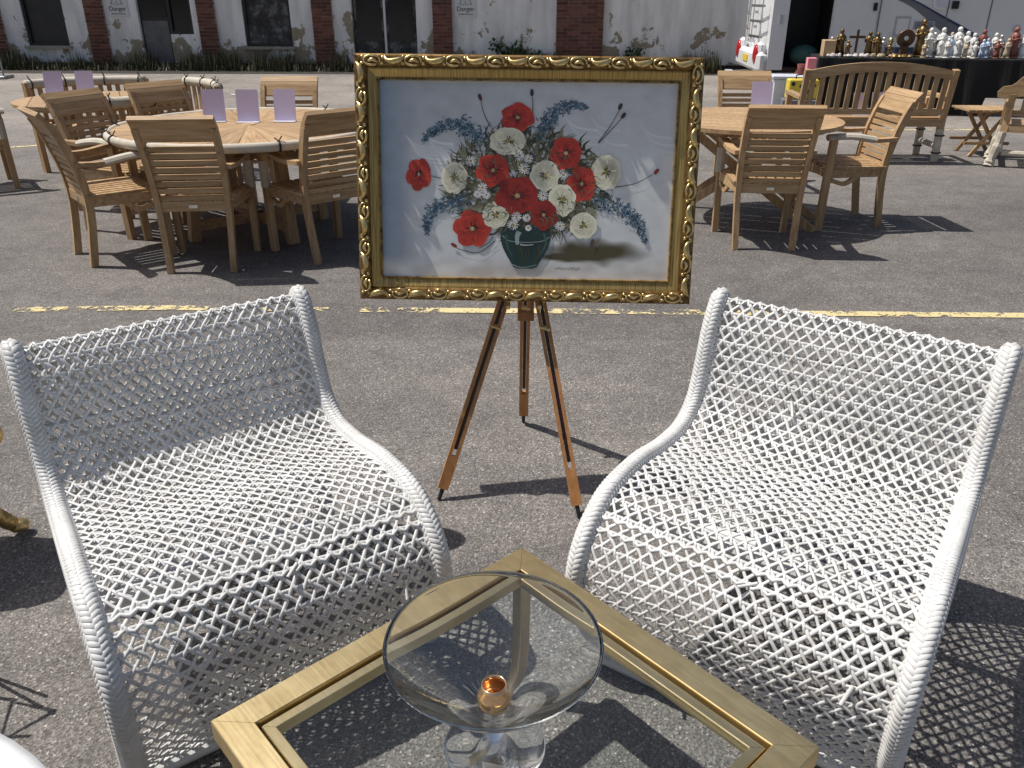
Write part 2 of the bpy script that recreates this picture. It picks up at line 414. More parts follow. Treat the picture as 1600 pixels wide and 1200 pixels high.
MB().box((-2.905, .10, 1.1), (.05, .06, 2.14)).build('door_post', 'sign_white', dd)

def text_mesh(body, size):
    cu = bpy.data.curves.new('lettering', 'FONT'); cu.body = body; cu.size = size; cu.align_x = 'CENTER'; cu.extrude = .001
    o = bpy.data.objects.new('lettering', cu); col.objects.link(o)
    dg = bpy.context.evaluated_depsgraph_get(); me = bpy.data.meshes.new_from_object(o.evaluated_get(dg))
    bpy.data.objects.remove(o); me.materials.clear(); me.materials.append(MATS['ink']); return me
def sign(x, z, label):
    P = Vector((x * math.cos(WR), 20 + x * math.sin(WR), z)); n = Vector((math.sin(WR), -math.cos(WR), 0))
    s_ = empty('danger_sign', P + n * .012, WR, label, 'sign', 'danger signs on the building')
    MB().box((0, 0, .31), (.5, .012, .62)).build('board', 'sign_white', s_)
    for body, size, zz in (('Danger', .135, .12), ('Unsafe Structure', .048, .045)):
        o = link('lettering', text_mesh(body, size), s_, (0, -.009, zz)); o.rotation_euler = (R(90), 0, 0)
    t_ = MB(); P3 = [(-.14, .26), (.14, .26), (0, .51)]
    for i in range(3):
        a = P3[i]; b = P3[(i + 1) % 3]; t_.path([(a[0], -.009, a[1]), (b[0], -.009, b[1])], .004, .022, up=(0, 1, 0))
    t_.box((0, -.009, .385), (.022, .004, .09)); t_.box((0, -.009, .305), (.022, .004, .022)); t_.build('warning_triangle', 'ink', s_)
sign(-9.06, 1.13, 'white danger sign between the boarded window and the grey panelled single door')
sign(-1.04, 1.13, 'white danger sign beside the pier to the right of the double door')

# verge, weeds, ivy
v_ = MB(); v_.add([(-17, 19.55, .004), (5.5, 18.75, .004), (5.5, 19.75, .03), (-17, 21, .03)], [(0, 1, 2, 3)]); tag(v_.build('verge', 'soil'), 'dark soil strip along the foot of the building', None, kind='structure')
wd = MB()
for i in range(9000):
    x = rnd.uniform(-16, 4.6); y = 20 - .06 * x - rnd.uniform(.08, .75); h = rnd.uniform(.08, .34) * (1.5 if noise.noise((x * .8, 0, 3)) > 0 else .75)
    a = rnd.uniform(0, 6.28); dx, dy = math.cos(a), math.sin(a); b = rnd.uniform(.02, .12); wdt = rnd.uniform(.006, .016)
    wd.add([(x - dy * wdt, y + dx * wdt, .01), (x + dy * wdt, y - dx * wdt, .01), (x + dx * b * .5 + dy * wdt * .7, y + dy * b * .5 - dx * wdt * .7, h * .6), (x + dx * b, y + dy * b, h)], [(0, 1, 2), (0, 2, 3)])
tag(wd.build('weeds', 'weed'), 'dry weeds and grass growing along the foot of the building', 'weeds', kind='stuff')
def ivy(x, z0, hgt, wid, n, label):
    P = Vector((x * math.cos(WR), 20 + x * math.sin(WR), 0)); e = empty('climbing_plant', P, WR, label, 'plant')
    st = MB(); lv = MB()
    for k in range(max(3, n // 40)):
        x1 = rnd.uniform(-wid, wid); pts = [(rnd.uniform(-.1, .1), -.12, 0)]
        for j in range(1, 6): pts.append((x1 * j / 5 + rnd.uniform(-.05, .05), -.12 - rnd.uniform(0, .05), (z0 + hgt * rnd.uniform(.5, 1)) * j / 5))
        pp = catmull(pts, 4); st.path(pp, .008, .008, 4)
        for j in range(40):
            q = pp[rnd.randrange(len(pp) // 3, len(pp))]; r = rnd.uniform(.025, .055)
            c = q + Vector((rnd.uniform(-.1, .1), rnd.uniform(-.06, .0), rnd.uniform(-.09, .09)))
            M = Matrix.Translation(c) @ Matrix.Rotation(rnd.uniform(0, 6.3), 4, 'Z') @ Matrix.Rotation(rnd.uniform(.3, 1.6), 4, 'X')
            lv.add([(0, -r, 0), (r * .8, -r * .1, .01), (r * .35, r * .7, 0), (0, r, -.01), (-r * .35, r * .7, 0), (-r * .8, -r * .1, .01)], [(0, 1, 2, 3, 4, 5)], M)
    st.build('stem', 'weed', e); lv.build('foliage', 'ivy', e)
ivy(.35, .12, .5, .8, 520, 'green climbing plant growing up the wall beside the wide brick pier')
ivy(2.75, .15, .4, .15, 80, 'small sprig of green growing against the plain wall')
# temporary fence end
fe = empty('temporary_fence', (-10.62, 18.1, 0), R(8), 'thin grey steel fence post on a foot, end of a temporary fence', 'fence')
MB().path([(0, 0, .03), (0, 0, 2.0)], .04, .04, 8).build('post', 'galvanised', fe)
MB().path([(0, 0, .12), (-3.4, 0, .12)], .03, .03, 8).build('bottom_rail', 'galvanised', fe)
MB().path([(0, 0, 1.96), (-3.4, 0, 1.96)], .03, .03, 8).build('top_rail', 'galvanised', fe)
MB().box((0, 0, .03), (.22, .5, .06), ch=.01).build('foot', 'galvanised', fe)
ms = MB()
for i in range(1, 34): ms.path([(-i * .1, 0, .12), (-i * .1, 0, 1.96)], .004, .004, 3)
ms.build('mesh_infill', 'galvanised', fe)['kind'] = 'stuff'
for i in range(26):
    x, y = rnd.uniform(-9, 1), rnd.uniform(11, 19)
    if i > 7: continue
    a = rnd.uniform(0, 3); m = MB(); s1 = rnd.uniform(.03, .08)
    m.add([(-s1, -s1 * .6, .006), (s1, -s1 * .5, .012), (s1 * .8, s1 * .6, .02), (-s1 * .7, s1 * .5, .008)], [(0, 1, 2, 3)])
    tag(m.build('litter_scrap', 'sign_white', None, (x, y, 0), a), 'small pale scrap of litter lying on the open yard', 'litter', 'scraps of litter on the yard')

# ------------------------------------------------------------------ motorhome
mh = empty('motorhome', (4.47, 15.3, 0), R(-5), 'white motorhome with open black doorway, rear ladder and grey swoosh graphics', 'motorhome')
L, Wd, Hh = 7.2, 2.25, 2.9
b = MB()
def mb(x0, x1, y0, y1, z0, z1, M=b): M.box(((x0 + x1) / 2, (y0 + y1) / 2, (z0 + z1) / 2), (x1 - x0, y1 - y0, z1 - z0))
mb(0, .27, 0, .05, .38, Hh); mb(.27, 1.0, 0, .05, 2.1, Hh); mb(1.0, L, 0, .05, .38, Hh)     # near side with door opening
mb(0, .05, .05, Wd, .38, Hh); mb(0, L, Wd - .05, Wd, .38, Hh); mb(L - .05, L, .05, Wd, .38, Hh); mb(-.03, L, -.02, Wd, Hh, Hh + .06)
b.build('body', 'vehicle_white', mh)
m = MB(); mb(.05, L - .05, .05, Wd - .05, .38, .42, m); mb(1.02, 1.06, .05, Wd - .05, .42, Hh, m); mb(.06, 1.02, 1.0, 1.04, .42, Hh, m); mb(.06, .10, .06, 1.0, .42, Hh, m); mb(.1, 1.02, .06, 1.0, 2.4, 2.44, m); m.build('interior', 'black_paint_and_shade', mh)  # black lining and partitions stand in for the shade of the unlit interior
m = MB(); mb(1.03, 1.72, -.035, -.003, .42, 2.12, m); dr = m.build('open_door', 'vehicle_white', mh)
m = MB(); mb(1.64, 1.70, -.06, -.036, 1.33, 1.45, m); m.build('latch', 'black_rubber', dr)
for x in (1.76, 2.86, 3.55, 4.25): m = MB(); mb(x, x + .018, -.008, -.002, .4, 2.2, m); m.build('panel_seam', 'vehicle_grey', mh)
m = MB(); mb(2.92, 3.02, -.05, -.003, 1.36, 1.48, m); m.build('latch', 'black_rubber', mh)
sw = MB(); top = catmull([(1.8, 0, 1.62), (2.3, 0, 1.47), (2.75, 0, 1.25), (3.3, 0, .98), (3.75, 0, .70)], 6); bot = catmull([(1.8, 0, 1.58), (2.25, 0, 1.40), (2.6, 0, 1.17), (3.0, 0, .90), (3.3, 0, .70)], 6)
for i in range(len(top) - 1):
    sw.add([top[i] + Vector((0, -.004, 0)), top[i + 1] + Vector((0, -.004, 0)), bot[i + 1] + Vector((0, -.004, 0)), bot[i] + Vector((0, -.004, 0))], [(0, 1, 2, 3)])
sw.build('swoosh_graphic', 'vehicle_grey', mh)
sw = MB()
for i in range(len(top) - 1):
    a, c = top[i], top[i + 1]; k = .012 + .05 * i / len(top)
    sw.add([a + Vector((0, -.006, k)), c + Vector((0, -.006, k + .002)), c + Vector((0, -.006, 0)), a + Vector((0, -.006, 0))], [(0, 1, 2, 3)])
sw.build('swoosh_edge', 'vehicle_blue', mh)
m = MB(); mb(1.8, 6.8, -.007, -.003, .60, .76, m); m.build('lower_stripe', 'vehicle_blue', mh)
m = MB(); mb(2.05, 2.30, -.012, -.003, .93, 1.24, m); h_ = m.build('service_hatch', 'vehicle_trim', mh); m = MB(); mb(2.08, 2.27, -.016, -.013, .96, 1.21, m); m.build('hatch_door', 'vehicle_white', h_)
vt = MB(); mb(2.36, 2.70, -.012, -.003, 1.04, 1.17, vt); vent = vt.build('vent', 'vehicle_trim', mh)
for i in range(5): m = MB(); mb(2.38, 2.68, -.018, -.0125, 1.05 + i * .023, 1.062 + i * .023, m); m.build('louvre', 'vehicle_grey', vent)
MB().path(catmull([(2.62, -.01, 1.62), (2.60, -.06, 1.58), (2.62, -.06, 1.42), (2.68, -.06, 1.37), (2.80, -.06, 1.36), (2.83, -.01, 1.36)], 4), .03, .03, 8).build('grab_handle', 'white_plastic', mh, smooth=True)
MB().lathe([(.06, 0), (.06, .012), (.045, .016), (.001, .016)], 20, M=Matrix.Translation((4.05, -.003, 1.05)) @ Matrix.Rotation(R(90), 4, 'X')).build('filler_cap', 'vehicle_trim', mh)
m = MB(); mb(4.35, 5.2, -.02, -.003, 1.25, 1.95, m); m.build('window', 'dark_pane', mh)
m = MB(); mb(.12, .17, -.03, -.003, 1.12, 1.26, m); m.build('side_latch', 'vehicle_trim', mh)
for x in (1.9, 5.6):
    w_ = MB().lathe([(.2, -.1), (.33, -.1), (.34, -.06), (.34, .06), (.33, .1), (.2, .1)], 28, M=Matrix.Translation((x, .25, .34)) @ Matrix.Rotation(R(90), 4, 'X')).build('wheel', 'black_rubber', mh, smooth=False)
    MB().lathe([(.2, 0), (.19, .03), (.05, .05), (.001, .05)], 20, M=Matrix.Translation((x, .16, .34)) @ Matrix.Rotation(R(90), 4, 'X')).build('rim', 'vehicle_trim', w_)
# rear: bumper, lights, ladder, plate
MB().box((-.09, Wd / 2, .5), (.18, Wd + .02, .34), ch=.06).build('rear_bumper', 'vehicle_white', mh)
for y in (.22, Wd - .22):
    MB().ball((-.17, y, .62), (.05, .13, .17), 14, 8).build('tail_light', 'red_lens', mh, smooth=True)
    MB().box((-.1, y, .62), (.12, .32, .42), ch=.05).build('light_housing', 'vehicle_white', mh)
MB().box((-.19, Wd / 2, .52), (.012, .46, .11)).build('number_plate', 'plate_yellow', mh)
MB().path([(-.02, .9, .3), (-.42, .9, .28)], .06, .05).build('tow_bar', 'galvanised', mh)
MB().box((-.46, .9, .27), (.12, .7, .05)).build('rear_step', 'vehicle_trim', mh)
ld = MB()
for y in (1.35, 1.72): ld.path(catmull([(-.02, y, .85), (-.12, y, .9), (-.12, y, 2.6), (-.02, y, 2.75)], 4), .03, .03, 6)
for i in range(7): ld.path([(-.12, 1.35, 1.0 + i * .25), (-.12, 1.72, 1.0 + i * .25)], .028, .028, 6)
ld.build('ladder', 'chrome', mh)
rk = MB()
for z in (.9, 1.15, 1.4): rk.path([(-.1, .25, z), (-.16, 1.15, z)], .03, .05, 6)
for y in (.3, 1.1): rk.path([(-.12, y, .8), (-.12, y, 1.6)], .03, .03, 6)
rk.build('bike_rack', 'chrome', mh)
m = MB(); m.ball((0, 0, .18), (.28, .22, .18), 12, 7); tag(m.build('cushion', 'green_fabric', None, (5.2, 15.62, .42), .3, True), 'green cushion lying inside the open motorhome doorway', 'cushion')
for x, s_ in ((5.0, .2), (5.45, .16)):
    m = MB(); m.lathe([(s_ * .9, 0), (s_, .1), (s_ * .8, .3), (s_ * .35, .42), (s_ * .4, .5)], 12, wob=lambda th, z: 1 + .12 * math.sin(3 * th + z * 9))
    tag(m.build('sack', 'red_fabric', None, (x, 15.0 - (x - 5) * .1, 0), 0, True), ['dark red sack slumped on the ground by the motorhome doorway', 'smaller dark red sack under the doorway edge'][x > 5.2], 'sack')

# ------------------------------------------------------------------ stall with statuettes
ST = R(-11)
stall = empty('stall_table', (4.45, 12.6, 0), ST, 'long trestle table draped in black cloth, loaded with statuettes', 'table')
def S(x, y, z=0): c, s_ = math.cos(ST), math.sin(ST); return (4.45 + x * c - y * s_, 12.6 + x * s_ + y * c, z)
SL = 4.6
MB().box((SL / 2, .42, .735), (SL, .84, .03)).build('table_top', 'box_card', stall)
cl = MB(); nx = 90
for yy, sg in ((-.012, -1),):
    vs = []; fs = []
    for i in range(nx + 1):
        x = -.02 + (SL + .04) * i / nx; lift = .0 if x < 2.3 else (.33 if x < 3.2 else .1)
        for j, z in enumerate((.756, .74, .5, .25, .02 + lift)):
            f_ = (0, .1, .5, .8, 1)[j]; vs.append((x, yy - f_ * .025 * (1 + math.sin(x * 21 + math.sin(x * 7) * 2)) - .002 * j, max(z, .02)))
    for i in range(nx):
        for j in range(4): fs.append((i * 5 + j, i * 5 + j + 1, i * 5 + j + 6, i * 5 + j + 5))
    cl.add(vs, fs)
cl.add([(-.02, -.012, .756), (SL + .02, -.012, .756), (SL + .02, .86, .756), (-.02, .86, .756)], [(0, 1, 2, 3)])
cl.add([(-.022, -.012, .756), (-.022, .86, .756), (-.05, .86, .02), (-.05, -.012, .02)], [(0, 1, 2, 3)])
cl.build('black_cloth', 'black_cloth', stall)
for x in (.3, SL - .3):
    for y in (.1, .74): MB().path([(x, y, 0), (x, y, .72)], .04, .04).build('leg', 'galvanised', stall)
def statuette(pos, h, mat, seed, label, arms=True, lean=0):
    r_ = random.Random(seed); m = MB(); w_ = h * .17
    m.lathe([(w_ * 1.15, 0), (w_ * 1.2, h * .03), (w_ * 1.0, h * .06)], 10)
    ph = r_.uniform(0, 6)
    m.lathe([(w_ * .95, h * .06), (w_ * .85, h * .25), (w_ * .72, h * .45), (w_ * .80, h * .60), (w_ * .85, h * .70), (w_ * .5, h * .78), (w_ * .26, h * .81)], 12, wob=lambda th, z: 1 + .13 * math.sin(4 * th + ph) + .06 * math.sin(9 * th + z * 30))
    m.ball((0, -w_ * .08, h * .885), (w_ * .38, w_ * .42, h * .085), 10, 6)
    m.ball((0, w_ * .12, h * .875), (w_ * .48, w_ * .42, h * .10), 10, 6)
    if arms:
        for s_ in (-1, 1):
            e = (s_ * w_ * 1.0, -w_ * .35, h * .56); k = r_.random()
            m.path(catmull([(s_ * w_ * .7, 0, h * .73), e, (s_ * w_ * (.1 if k < .7 else 1.1), -w_ * .95, h * (.62 if k < .7 else .68))], 3), w_ * .42, w_ * .42, 6)
    o = m.build('statuette', mat, None, pos, r_.uniform(-.5, .5), True); return tag(o, label, 'statuette', 'statuettes on the stall')
def wherelab(i, col_, x): return
SQ = lambda x: (x - .35) * .615
specs = []   # (x along, y, h, mat)
for x, y, h, mt in ((.62, .3, .24, 'silvered'), (.82, .3, .34, 'bronze'), (1.48, .35, .31, 'bronze'), (1.62, .25, .30, 'bronze'), (1.78, .3, .24, 'silvered'),
                    (2.62, .35, .46, 'bronze'), (2.66, .18, .2, 'plaster_tan'), (2.78, .28, .36, 'plaster'),
                    (3.02, .22, .25, 'plaster'), (3.10, .4, .36, 'plaster'), (3.14, .15, .24, 'plaster'), (3.26, .3, .27, 'plaster_blue'), (3.40, .22, .26, 'plaster'), (3.46, .42, .37, 'plaster'),
                    (3.55, .2, .2, 'plaster_tan'), (3.62, .36, .32, 'plaster'), (3.74, .3, .30, 'plaster'), (3.72, .14, .2, 'plaster'), (3.84, .4, .24, 'plaster'), (3.90, .18, .23, 'plaster_blue'),
                    (3.96, .36, .34, 'plaster_red'), (4.05, .3, .24, 'plaster_blue'), (4.25, .4, .3, 'plaster'), (4.22, .2, .22, 'plaster_red'), (4.34, .35, .28, 'silvered'), (4.46, .25, .24, 'plaster_tan'), (4.8, .3, .3, 'plaster'), (4.95, .2, .26, 'plaster_blue'), (5.1, .35, .33, 'plaster'), (5.3, .25, .28, 'plaster_red'), (5.5, .3, .3, 'plaster'), (2.95, .45, .3, 'silvered'), (3.34, .5, .3, 'plaster_tan'), (.98, .22, .2, 'bronze'), (1.9, .2, .18, 'bronze')): specs.append((x, y, h, mt))
desc = {'silvered': 'silvery robed statuette', 'bronze': 'bronze robed statuette', 'plaster': 'white robed statuette', 'plaster_blue': 'pale blue robed statuette', 'plaster_red': 'red robed statuette', 'plaster_tan': 'tan robed statuette'}
specs.sort(key=lambda q: q[0])
seen = {}
for i, (x, y, h, mt) in enumerate(specs):
    size = 'tall' if h > .33 else ('small' if h < .25 else 'medium')
    place = 'at the doorway end of the stall' if x < 1.2 else ('near the clock on the stall' if x < 2.5 else ('beside the tall brown figure on the stall' if x < 2.95 else ('in the crowded white stall row' if x < 4.1 else 'at the stall row end')))
    lab = '%s %s %s' % (size, desc[mt], place)
    if lab in seen:
        nb = specs[i - 1][3] if i else mt
        alt = '%s %s by a %s one, %s' % (size, desc[mt], {'silvered': 'silvery', 'bronze': 'bronze', 'plaster': 'white', 'plaster_blue': 'pale blue', 'plaster_red': 'red', 'plaster_tan': 'tan'}[nb], place)
        if alt not in seen: lab = alt
    seen[lab] = 1
    statuette(S(SQ(x), y, .758), h * 1.12, mt, i + 3, lab)
for x, y in ((4.62, .3),):
    statuette(S(SQ(x - .02), y, .758), .42, 'plaster_red', 77, 'tall red and white robed statuette at the very end of the stall')
def onst(name, m, mats, x, y, label, cat, rz=ST, group=None): return tag(m.build(name, mats, None, S(x, y, .758), rz, False), label, cat, group)
m = MB(); m.box((0, 0, .015), (.16, .1, .03)); m.path([(0, 0, .03), (0, 0, .36)], .035, .03); m.path([(-.11, 0, .26), (.11, 0, .26)], .03, .035); onst('crucifix', m, 'dark_wood', SQ(1.18), .3, 'dark wooden standing cross on the stall table', 'cross')
ck = empty('mantel_clock', S(SQ(2.25), .3, .758), ST, 'dark wooden mantel clock with round head on the stall', 'clock')
m = MB(); m.box((0, 0, .02), (.24, .12, .04), ch=.005); m.box((0, 0, .12), (.1, .08, .16), ch=.005); m.lathe([(.11, -.04), (.12, -.03), (.12, .03), (.11, .04)], 20, M=Matrix.Translation((0, 0, .25)) @ Matrix.Rotation(R(90), 4, 'X')); m.build('case', 'dark_wood', ck)
MB().lathe([(.03, 0), (.03, .006), (.001, .006)], 16, M=Matrix.Translation((0, -.042, .25)) @ Matrix.Rotation(R(90), 4, 'X')).build('dial', 'sign_white', ck)
for x, lab in ((1.66, 'clear glass dome over a gilt figure beside the bronze statuettes'), (1.98, 'clear glass dome over a gilt clock beside the mantel clock')):
    e = empty('glass_dome', S(SQ(x), .42, .758), 0, lab, 'glass dome')
    m = MB(); m.lathe([(.085, 0), (.085, .02), (.07, .03)], 18); m.build('base', 'dark_wood', e)
    MB().lathe([(.075, .03), (.075, .2), (.07, .26), (.05, .31), (.02, .335), (.001, .337)], 18).build('dome', 'table_glass', e, smooth=True)
    m = MB(); m.lathe([(.04, .03), (.03, .06), (.012, .1), (.02, .16), (.04, .2), (.03, .24), (.001, .26)], 10); m.build('gilt_figure', 'gilt_bright', e, smooth=True)
for k, (x, y, wdx) in enumerate(((.42, .1, .32), (.80, .1, .2), (1.08, .1, .15))):
    m = MB()
    for i in range(26 if k == 0 else 12):
        m.ball((rnd.uniform(-wdx, wdx), rnd.uniform(-.07, .07), .02), (rnd.uniform(.02, .045), rnd.uniform(.02, .04), rnd.uniform(.015, .04)), 7, 4)
    o = onst('trinket_heap', m, ['lace', 'plaster_tan', 'gilt'][k], x, y, ['heap of pale shell trinkets along the stall front', 'small heap of tan trinkets before the cross', 'little heap of gilt trinkets before the glass domes'][k], 'trinkets'); o['kind'] = 'stuff'
m = MB(); m.box((0, 0, .11), (.16, .3, .22), ch=.004); onst('wooden_box', m, 'box_card', .0 + .12, .25, 'plain tan wooden box at the doorway end of the stall', 'box')
tb = empty('storage_tub', (3.95, 12.35, 0), ST, 'pale blue plastic tub standing before the end of the stall', 'tub')
MB().box((0, 0, .25), (.44, .34, .5), ch=.02).build('body', 'tub_white', tb); MB().box((0, 0, .52), (.48, .38, .04), ch=.01).build('lid', 'tub_white', tb)
cr = tag(MB().box((0, 0, .13), (.46, .32, .26), ch=.01).build('crate', 'vehicle_grey', None, (4.0, 11.95, 0), ST), 'low dark grey crate under the yellow case', 'crate')
yc = empty('yellow_case', (4.02, 11.95, .262), ST + .1, 'yellow patterned carry case with black handle on a low crate', 'case')
MB().box((0, 0, .13), (.40, .2, .26), ch=.015).build('body', 'box_yellow', yc)
MB().path(catmull([(-.09, 0, .26), (-.08, 0, .31), (.08, 0, .31), (.09, 0, .26)], 4), .02, .02, 6).build('handle', 'black_rubber', yc)
m = MB()
for q in ((-.12, .09), (-.03, .17), (.07, .10), (.14, .18), (-.14, .2)): m.lathe([(.028, 0), (.028, .003), (.001, .003)], 10, M=Matrix.Translation((q[0], -.1, q[1])) @ Matrix.Rotation(R(90), 4, 'X'))
m.build('printed_spots', 'ink', yc)
tag(MB().box((0, 0, .16), (.12, .2, .32), ch=.004).build('pink_box', 'box_pink', None, (4.22, 12.3, .45), ST), 'tall pink box stacked by the end of the stall', 'box')
tag(MB().box((0, 0, .225), (.2, .26, .45), ch=.01).build('dark_carton', 'black_cloth', None, (4.22, 12.3, 0), ST), 'black carton under the pink box', 'box')

# ------------------------------------------------------------------ teak furniture
def bar(p, w_, h_, n=0, up=(0, 0, 1)): return MB().path(p, w_, h_, n, up)
def teak_chair():
    e = empty('teak_armchair', (0, 0, 0))
    def back(s, z):      # back post centre line
        P = [(.19, .0, 0), (.20, .035, .25), (.207, .045, .43), (.213, .02, .6), (.217, -.035, .78), (.218, -.085, .89), (.218, -.13, .94)]
        for a, b_ in zip(P, P[1:]):
            if a[2] <= z <= b_[2]:
                t = (z - a[2]) / (b_[2] - a[2]); return Vector((s * (a[0] + t * (b_[0] - a[0])), a[1] + t * (b_[1] - a[1]), z))
    for s in (-1, 1):
        bar(catmull([back(s, z) for z in (0, .25, .43, .6, .78, .88)], 2), .036, .045, up=(0, 1, 0)).build('back_post', 'teak_v', e)
        bar([(s * .245, .475, 0), (s * .25, .47, .35), (s * .255, .465, .64)], .042, .048, up=(0, 1, 0)).build('front_leg', 'teak_v', e)
        bar(catmull([back(s, .64) + Vector((s * .02, .0, 0)), (s * .25, .18, .635), (s * .262, .36, .66), (s * .262, .50, .655)], 4), .055, .026).build('armrest', 'teak', e)
        bar([back(s, .405) + Vector((0, .02, 0)), (s * .245, .45, .405)], .028, .06).build('side_rail', 'teak', e)
        bar(catmull([(s * .245, .44, .36), (s * .235, .33, .33), (s * .225, .25, .38)], 3), .022, .03).build('brace', 'teak', e)
    bar([(-.245, .465, .405), (.245, .465, .405)], .028, .06).build('front_rail', 'teak', e)
    r_ = bar([(-.2, .045, .405), (.2, .045, .405)], .028, .06).build('back_rail', 'teak', e)
    MB().box((0, .027, .405), (.05, .004, .02)).build('maker_plate', 'chrome', r_)
    # rolled top rail
    tr = MB(); prof = [back(0.0001, z) for z in (.80, .84, .87, .90, .925, .94)]
    for k in range(len(prof) - 1):
        a, b_ = prof[k], prof[k + 1]; t = (b_ - a).normalized(); n_ = Vector((0, t.z, -t.y)) * .014
        tr.add([(-.236, a.y - n_.y, a.z - n_.z), (.236, a.y - n_.y, a.z - n_.z), (.236, b_.y - n_.y, b_.z - n_.z), (-.236, b_.y - n_.y, b_.z - n_.z),
                (-.236, a.y + n_.y, a.z + n_.z), (.236, a.y + n_.y, a.z + n_.z), (.236, b_.y + n_.y, b_.z + n_.z), (-.236, b_.y + n_.y, b_.z + n_.z)],
               [(0, 1, 2, 3), (7, 6, 5, 4), (0, 3, 7, 4), (1, 5, 6, 2)] + ([(0, 4, 5, 1)] if k == 0 else []) + ([(3, 2, 6, 7)] if k == len(prof) - 2 else []))
    tr.build('top_rail', 'teak', e)
    sl_ = MB().box((0, 0, 0), (.40, .016, .030)).mesh('back_slat', 'teak')
    for i in range(8):
        z = .455 + i * .0425; o = link('back_slat', sl_, e, (0, back(0.0001, z).y, z)); o.rotation_euler = (.1, 0, 0)
    ss = MB().box((0, 0, 0), (.045, .43, .016)).mesh('seat_slat', 'teak')
    for i in range(8): link('seat_slat', ss, e, (-.217 + i * .062, .25, .443))
    return e
proto = teak_chair(); index_kids()
wrap_arm = MB().path(catmull([(-.252, .17, .64), (-.263, .34, .665), (-.263, .515, .658)], 4), .075, .046, 8)
wrap_leg = MB().path([(.256, .465, .43), (.258, .465, .60)], .062, .066, 8)
wa_me = wrap_arm.mesh('arm_wrapping', 'foam_wrap'); wl_me = wrap_leg.mesh('leg_wrapping', 'foam_wrap')
def chair(x, y, ang, label, wraps=(), first=False):
    """ang: facing direction in degrees, origin midway between the rear feet"""
    o = proto if first else copy_tree(proto)
    o.location = (x, y, 0); o.rotation_euler = (0, 0, R(ang - 90)); tag(o, label, 'chair', 'teak armchairs set round the tables')
    for w_ in wraps:
        if w_ == 'L': link('arm_wrapping', wa_me, o)
        if w_ == 'R': q = link('arm_wrapping', wa_me, o); q.scale.x = -1
        if w_ == 'r': link('leg_wrapping', wl_me, o)
        if w_ == 'l': q = link('leg_wrapping', wl_me, o); q.scale.x = -1
    return o
chair(-1.92, 4.86, 95, 'teak armchair backing on to the yellow line, at the sunburst table', ('r',), True)
chair(-2.77, 5.12, 40, 'teak armchair with a foam wrapped arm, at the side of the sunburst table', ('R',))
chair(-1.10, 5.16, 132, 'teak armchair at the sunburst table, closest to the easel', ('l',))
chair(-3.02, 6.05, -24, 'teak armchair with two wrapped arms, between the two left hand tables', ('L', 'R'))
chair(-2.72, 6.70, -38, 'teak armchair at the sunburst table, in front of the wrapped curved bench')
chair(-1.86, 7.12, -90, 'teak armchair on the building side of the sunburst table')
chair(-4.95, 7.24, 36, 'teak armchair with wrapped front, drawn up to the smaller round table', ('R', 'r'))
chair(1.70, 5.36, 87, 'teak armchair with its back to the easel, at the folding table', ('l',))
chair(2.71, 6.16, 183, 'teak armchair seen in profile, between folding table and slatted bench', ('L', 'r'))
chair(2.08, 7.66, -92, 'teak armchair beyond the folding table, facing the easel')

def ring(r, z, w_, h_, n=48, a0=0, a1=2 * math.pi): return MB().path([(r * math.cos(a0 + (a1 - a0) * i / n), r * math.sin(a0 + (a1 - a0) * i / n), z) for i in range(n + 1)], w_, h_, 8)
def ties(e, r, z, angs, d=.062):
    for a in angs:
        m = MB(); c = Vector((r * math.cos(a), r * math.sin(a), z)); u = Vector((math.cos(a), math.sin(a), 0))
        m.path([c + u * (d / 2 * math.cos(t)) + Vector((0, 0, d / 2 * math.sin(t))) for t in [k * math.pi / 5 for k in range(11)]], .012, .006)
        m.path([c + Vector((0, 0, d / 2)), c + Vector((.02, .01, d / 2 + .03))], .006, .006); m.path([c + Vector((0, 0, d / 2)), c + Vector((-.025, .0, d / 2 + .02))], .006, .006)
        m.build('tie', 'black_tie', e)
# sunburst table
t1 = empty('round_table', (-1.84, 5.90, 0), .1, 'large round teak table with sunburst top and foam wrapped rim', 'table')
N = 28; rad = .90
wg = MB(); a = math.pi / N * .965
wg.prism([(.05, -.05 * math.tan(a)), (rad, -rad * math.tan(a)), (rad, rad * math.tan(a)), (.05, .05 * math.tan(a))], .712, .742); wme = wg.mesh('table_plank', 'teak')
for i in range(N): link('table_plank', wme, t1, (0, 0, 0), 2 * math.pi * i / N)
MB().lathe([(.0, .70), (.88, .70), (.88, .711), (.0, .711)], 32).build('underframe', 'teak', t1)
MB().lathe([(.055, .7425), (.05, .748), (.001, .748)], 20).build('centre_boss', 'teak', t1)
ring(rad + .005, .724, .05, .06, 56).build('rim_wrapping', 'foam_wrap', t1, smooth=True)
ties(t1, rad + .005, .724, [R(x) for x in (160, 178, 200, 215, 240, 292, 330, 20, 60, 100)])
for i in range(4):
    q = i * math.pi / 2 + .6; MB().path([(.5 * math.cos(q), .5 * math.sin(q), 0.0), (.42 * math.cos(q), .42 * math.sin(q), .70)], .07, .07).build('leg', 'teak_v', t1)
    MB().path([(.48 * math.cos(q), .48 * math.sin(q), .1), (0, 0, .1)], .05, .06).build('stretcher', 'teak', t1)
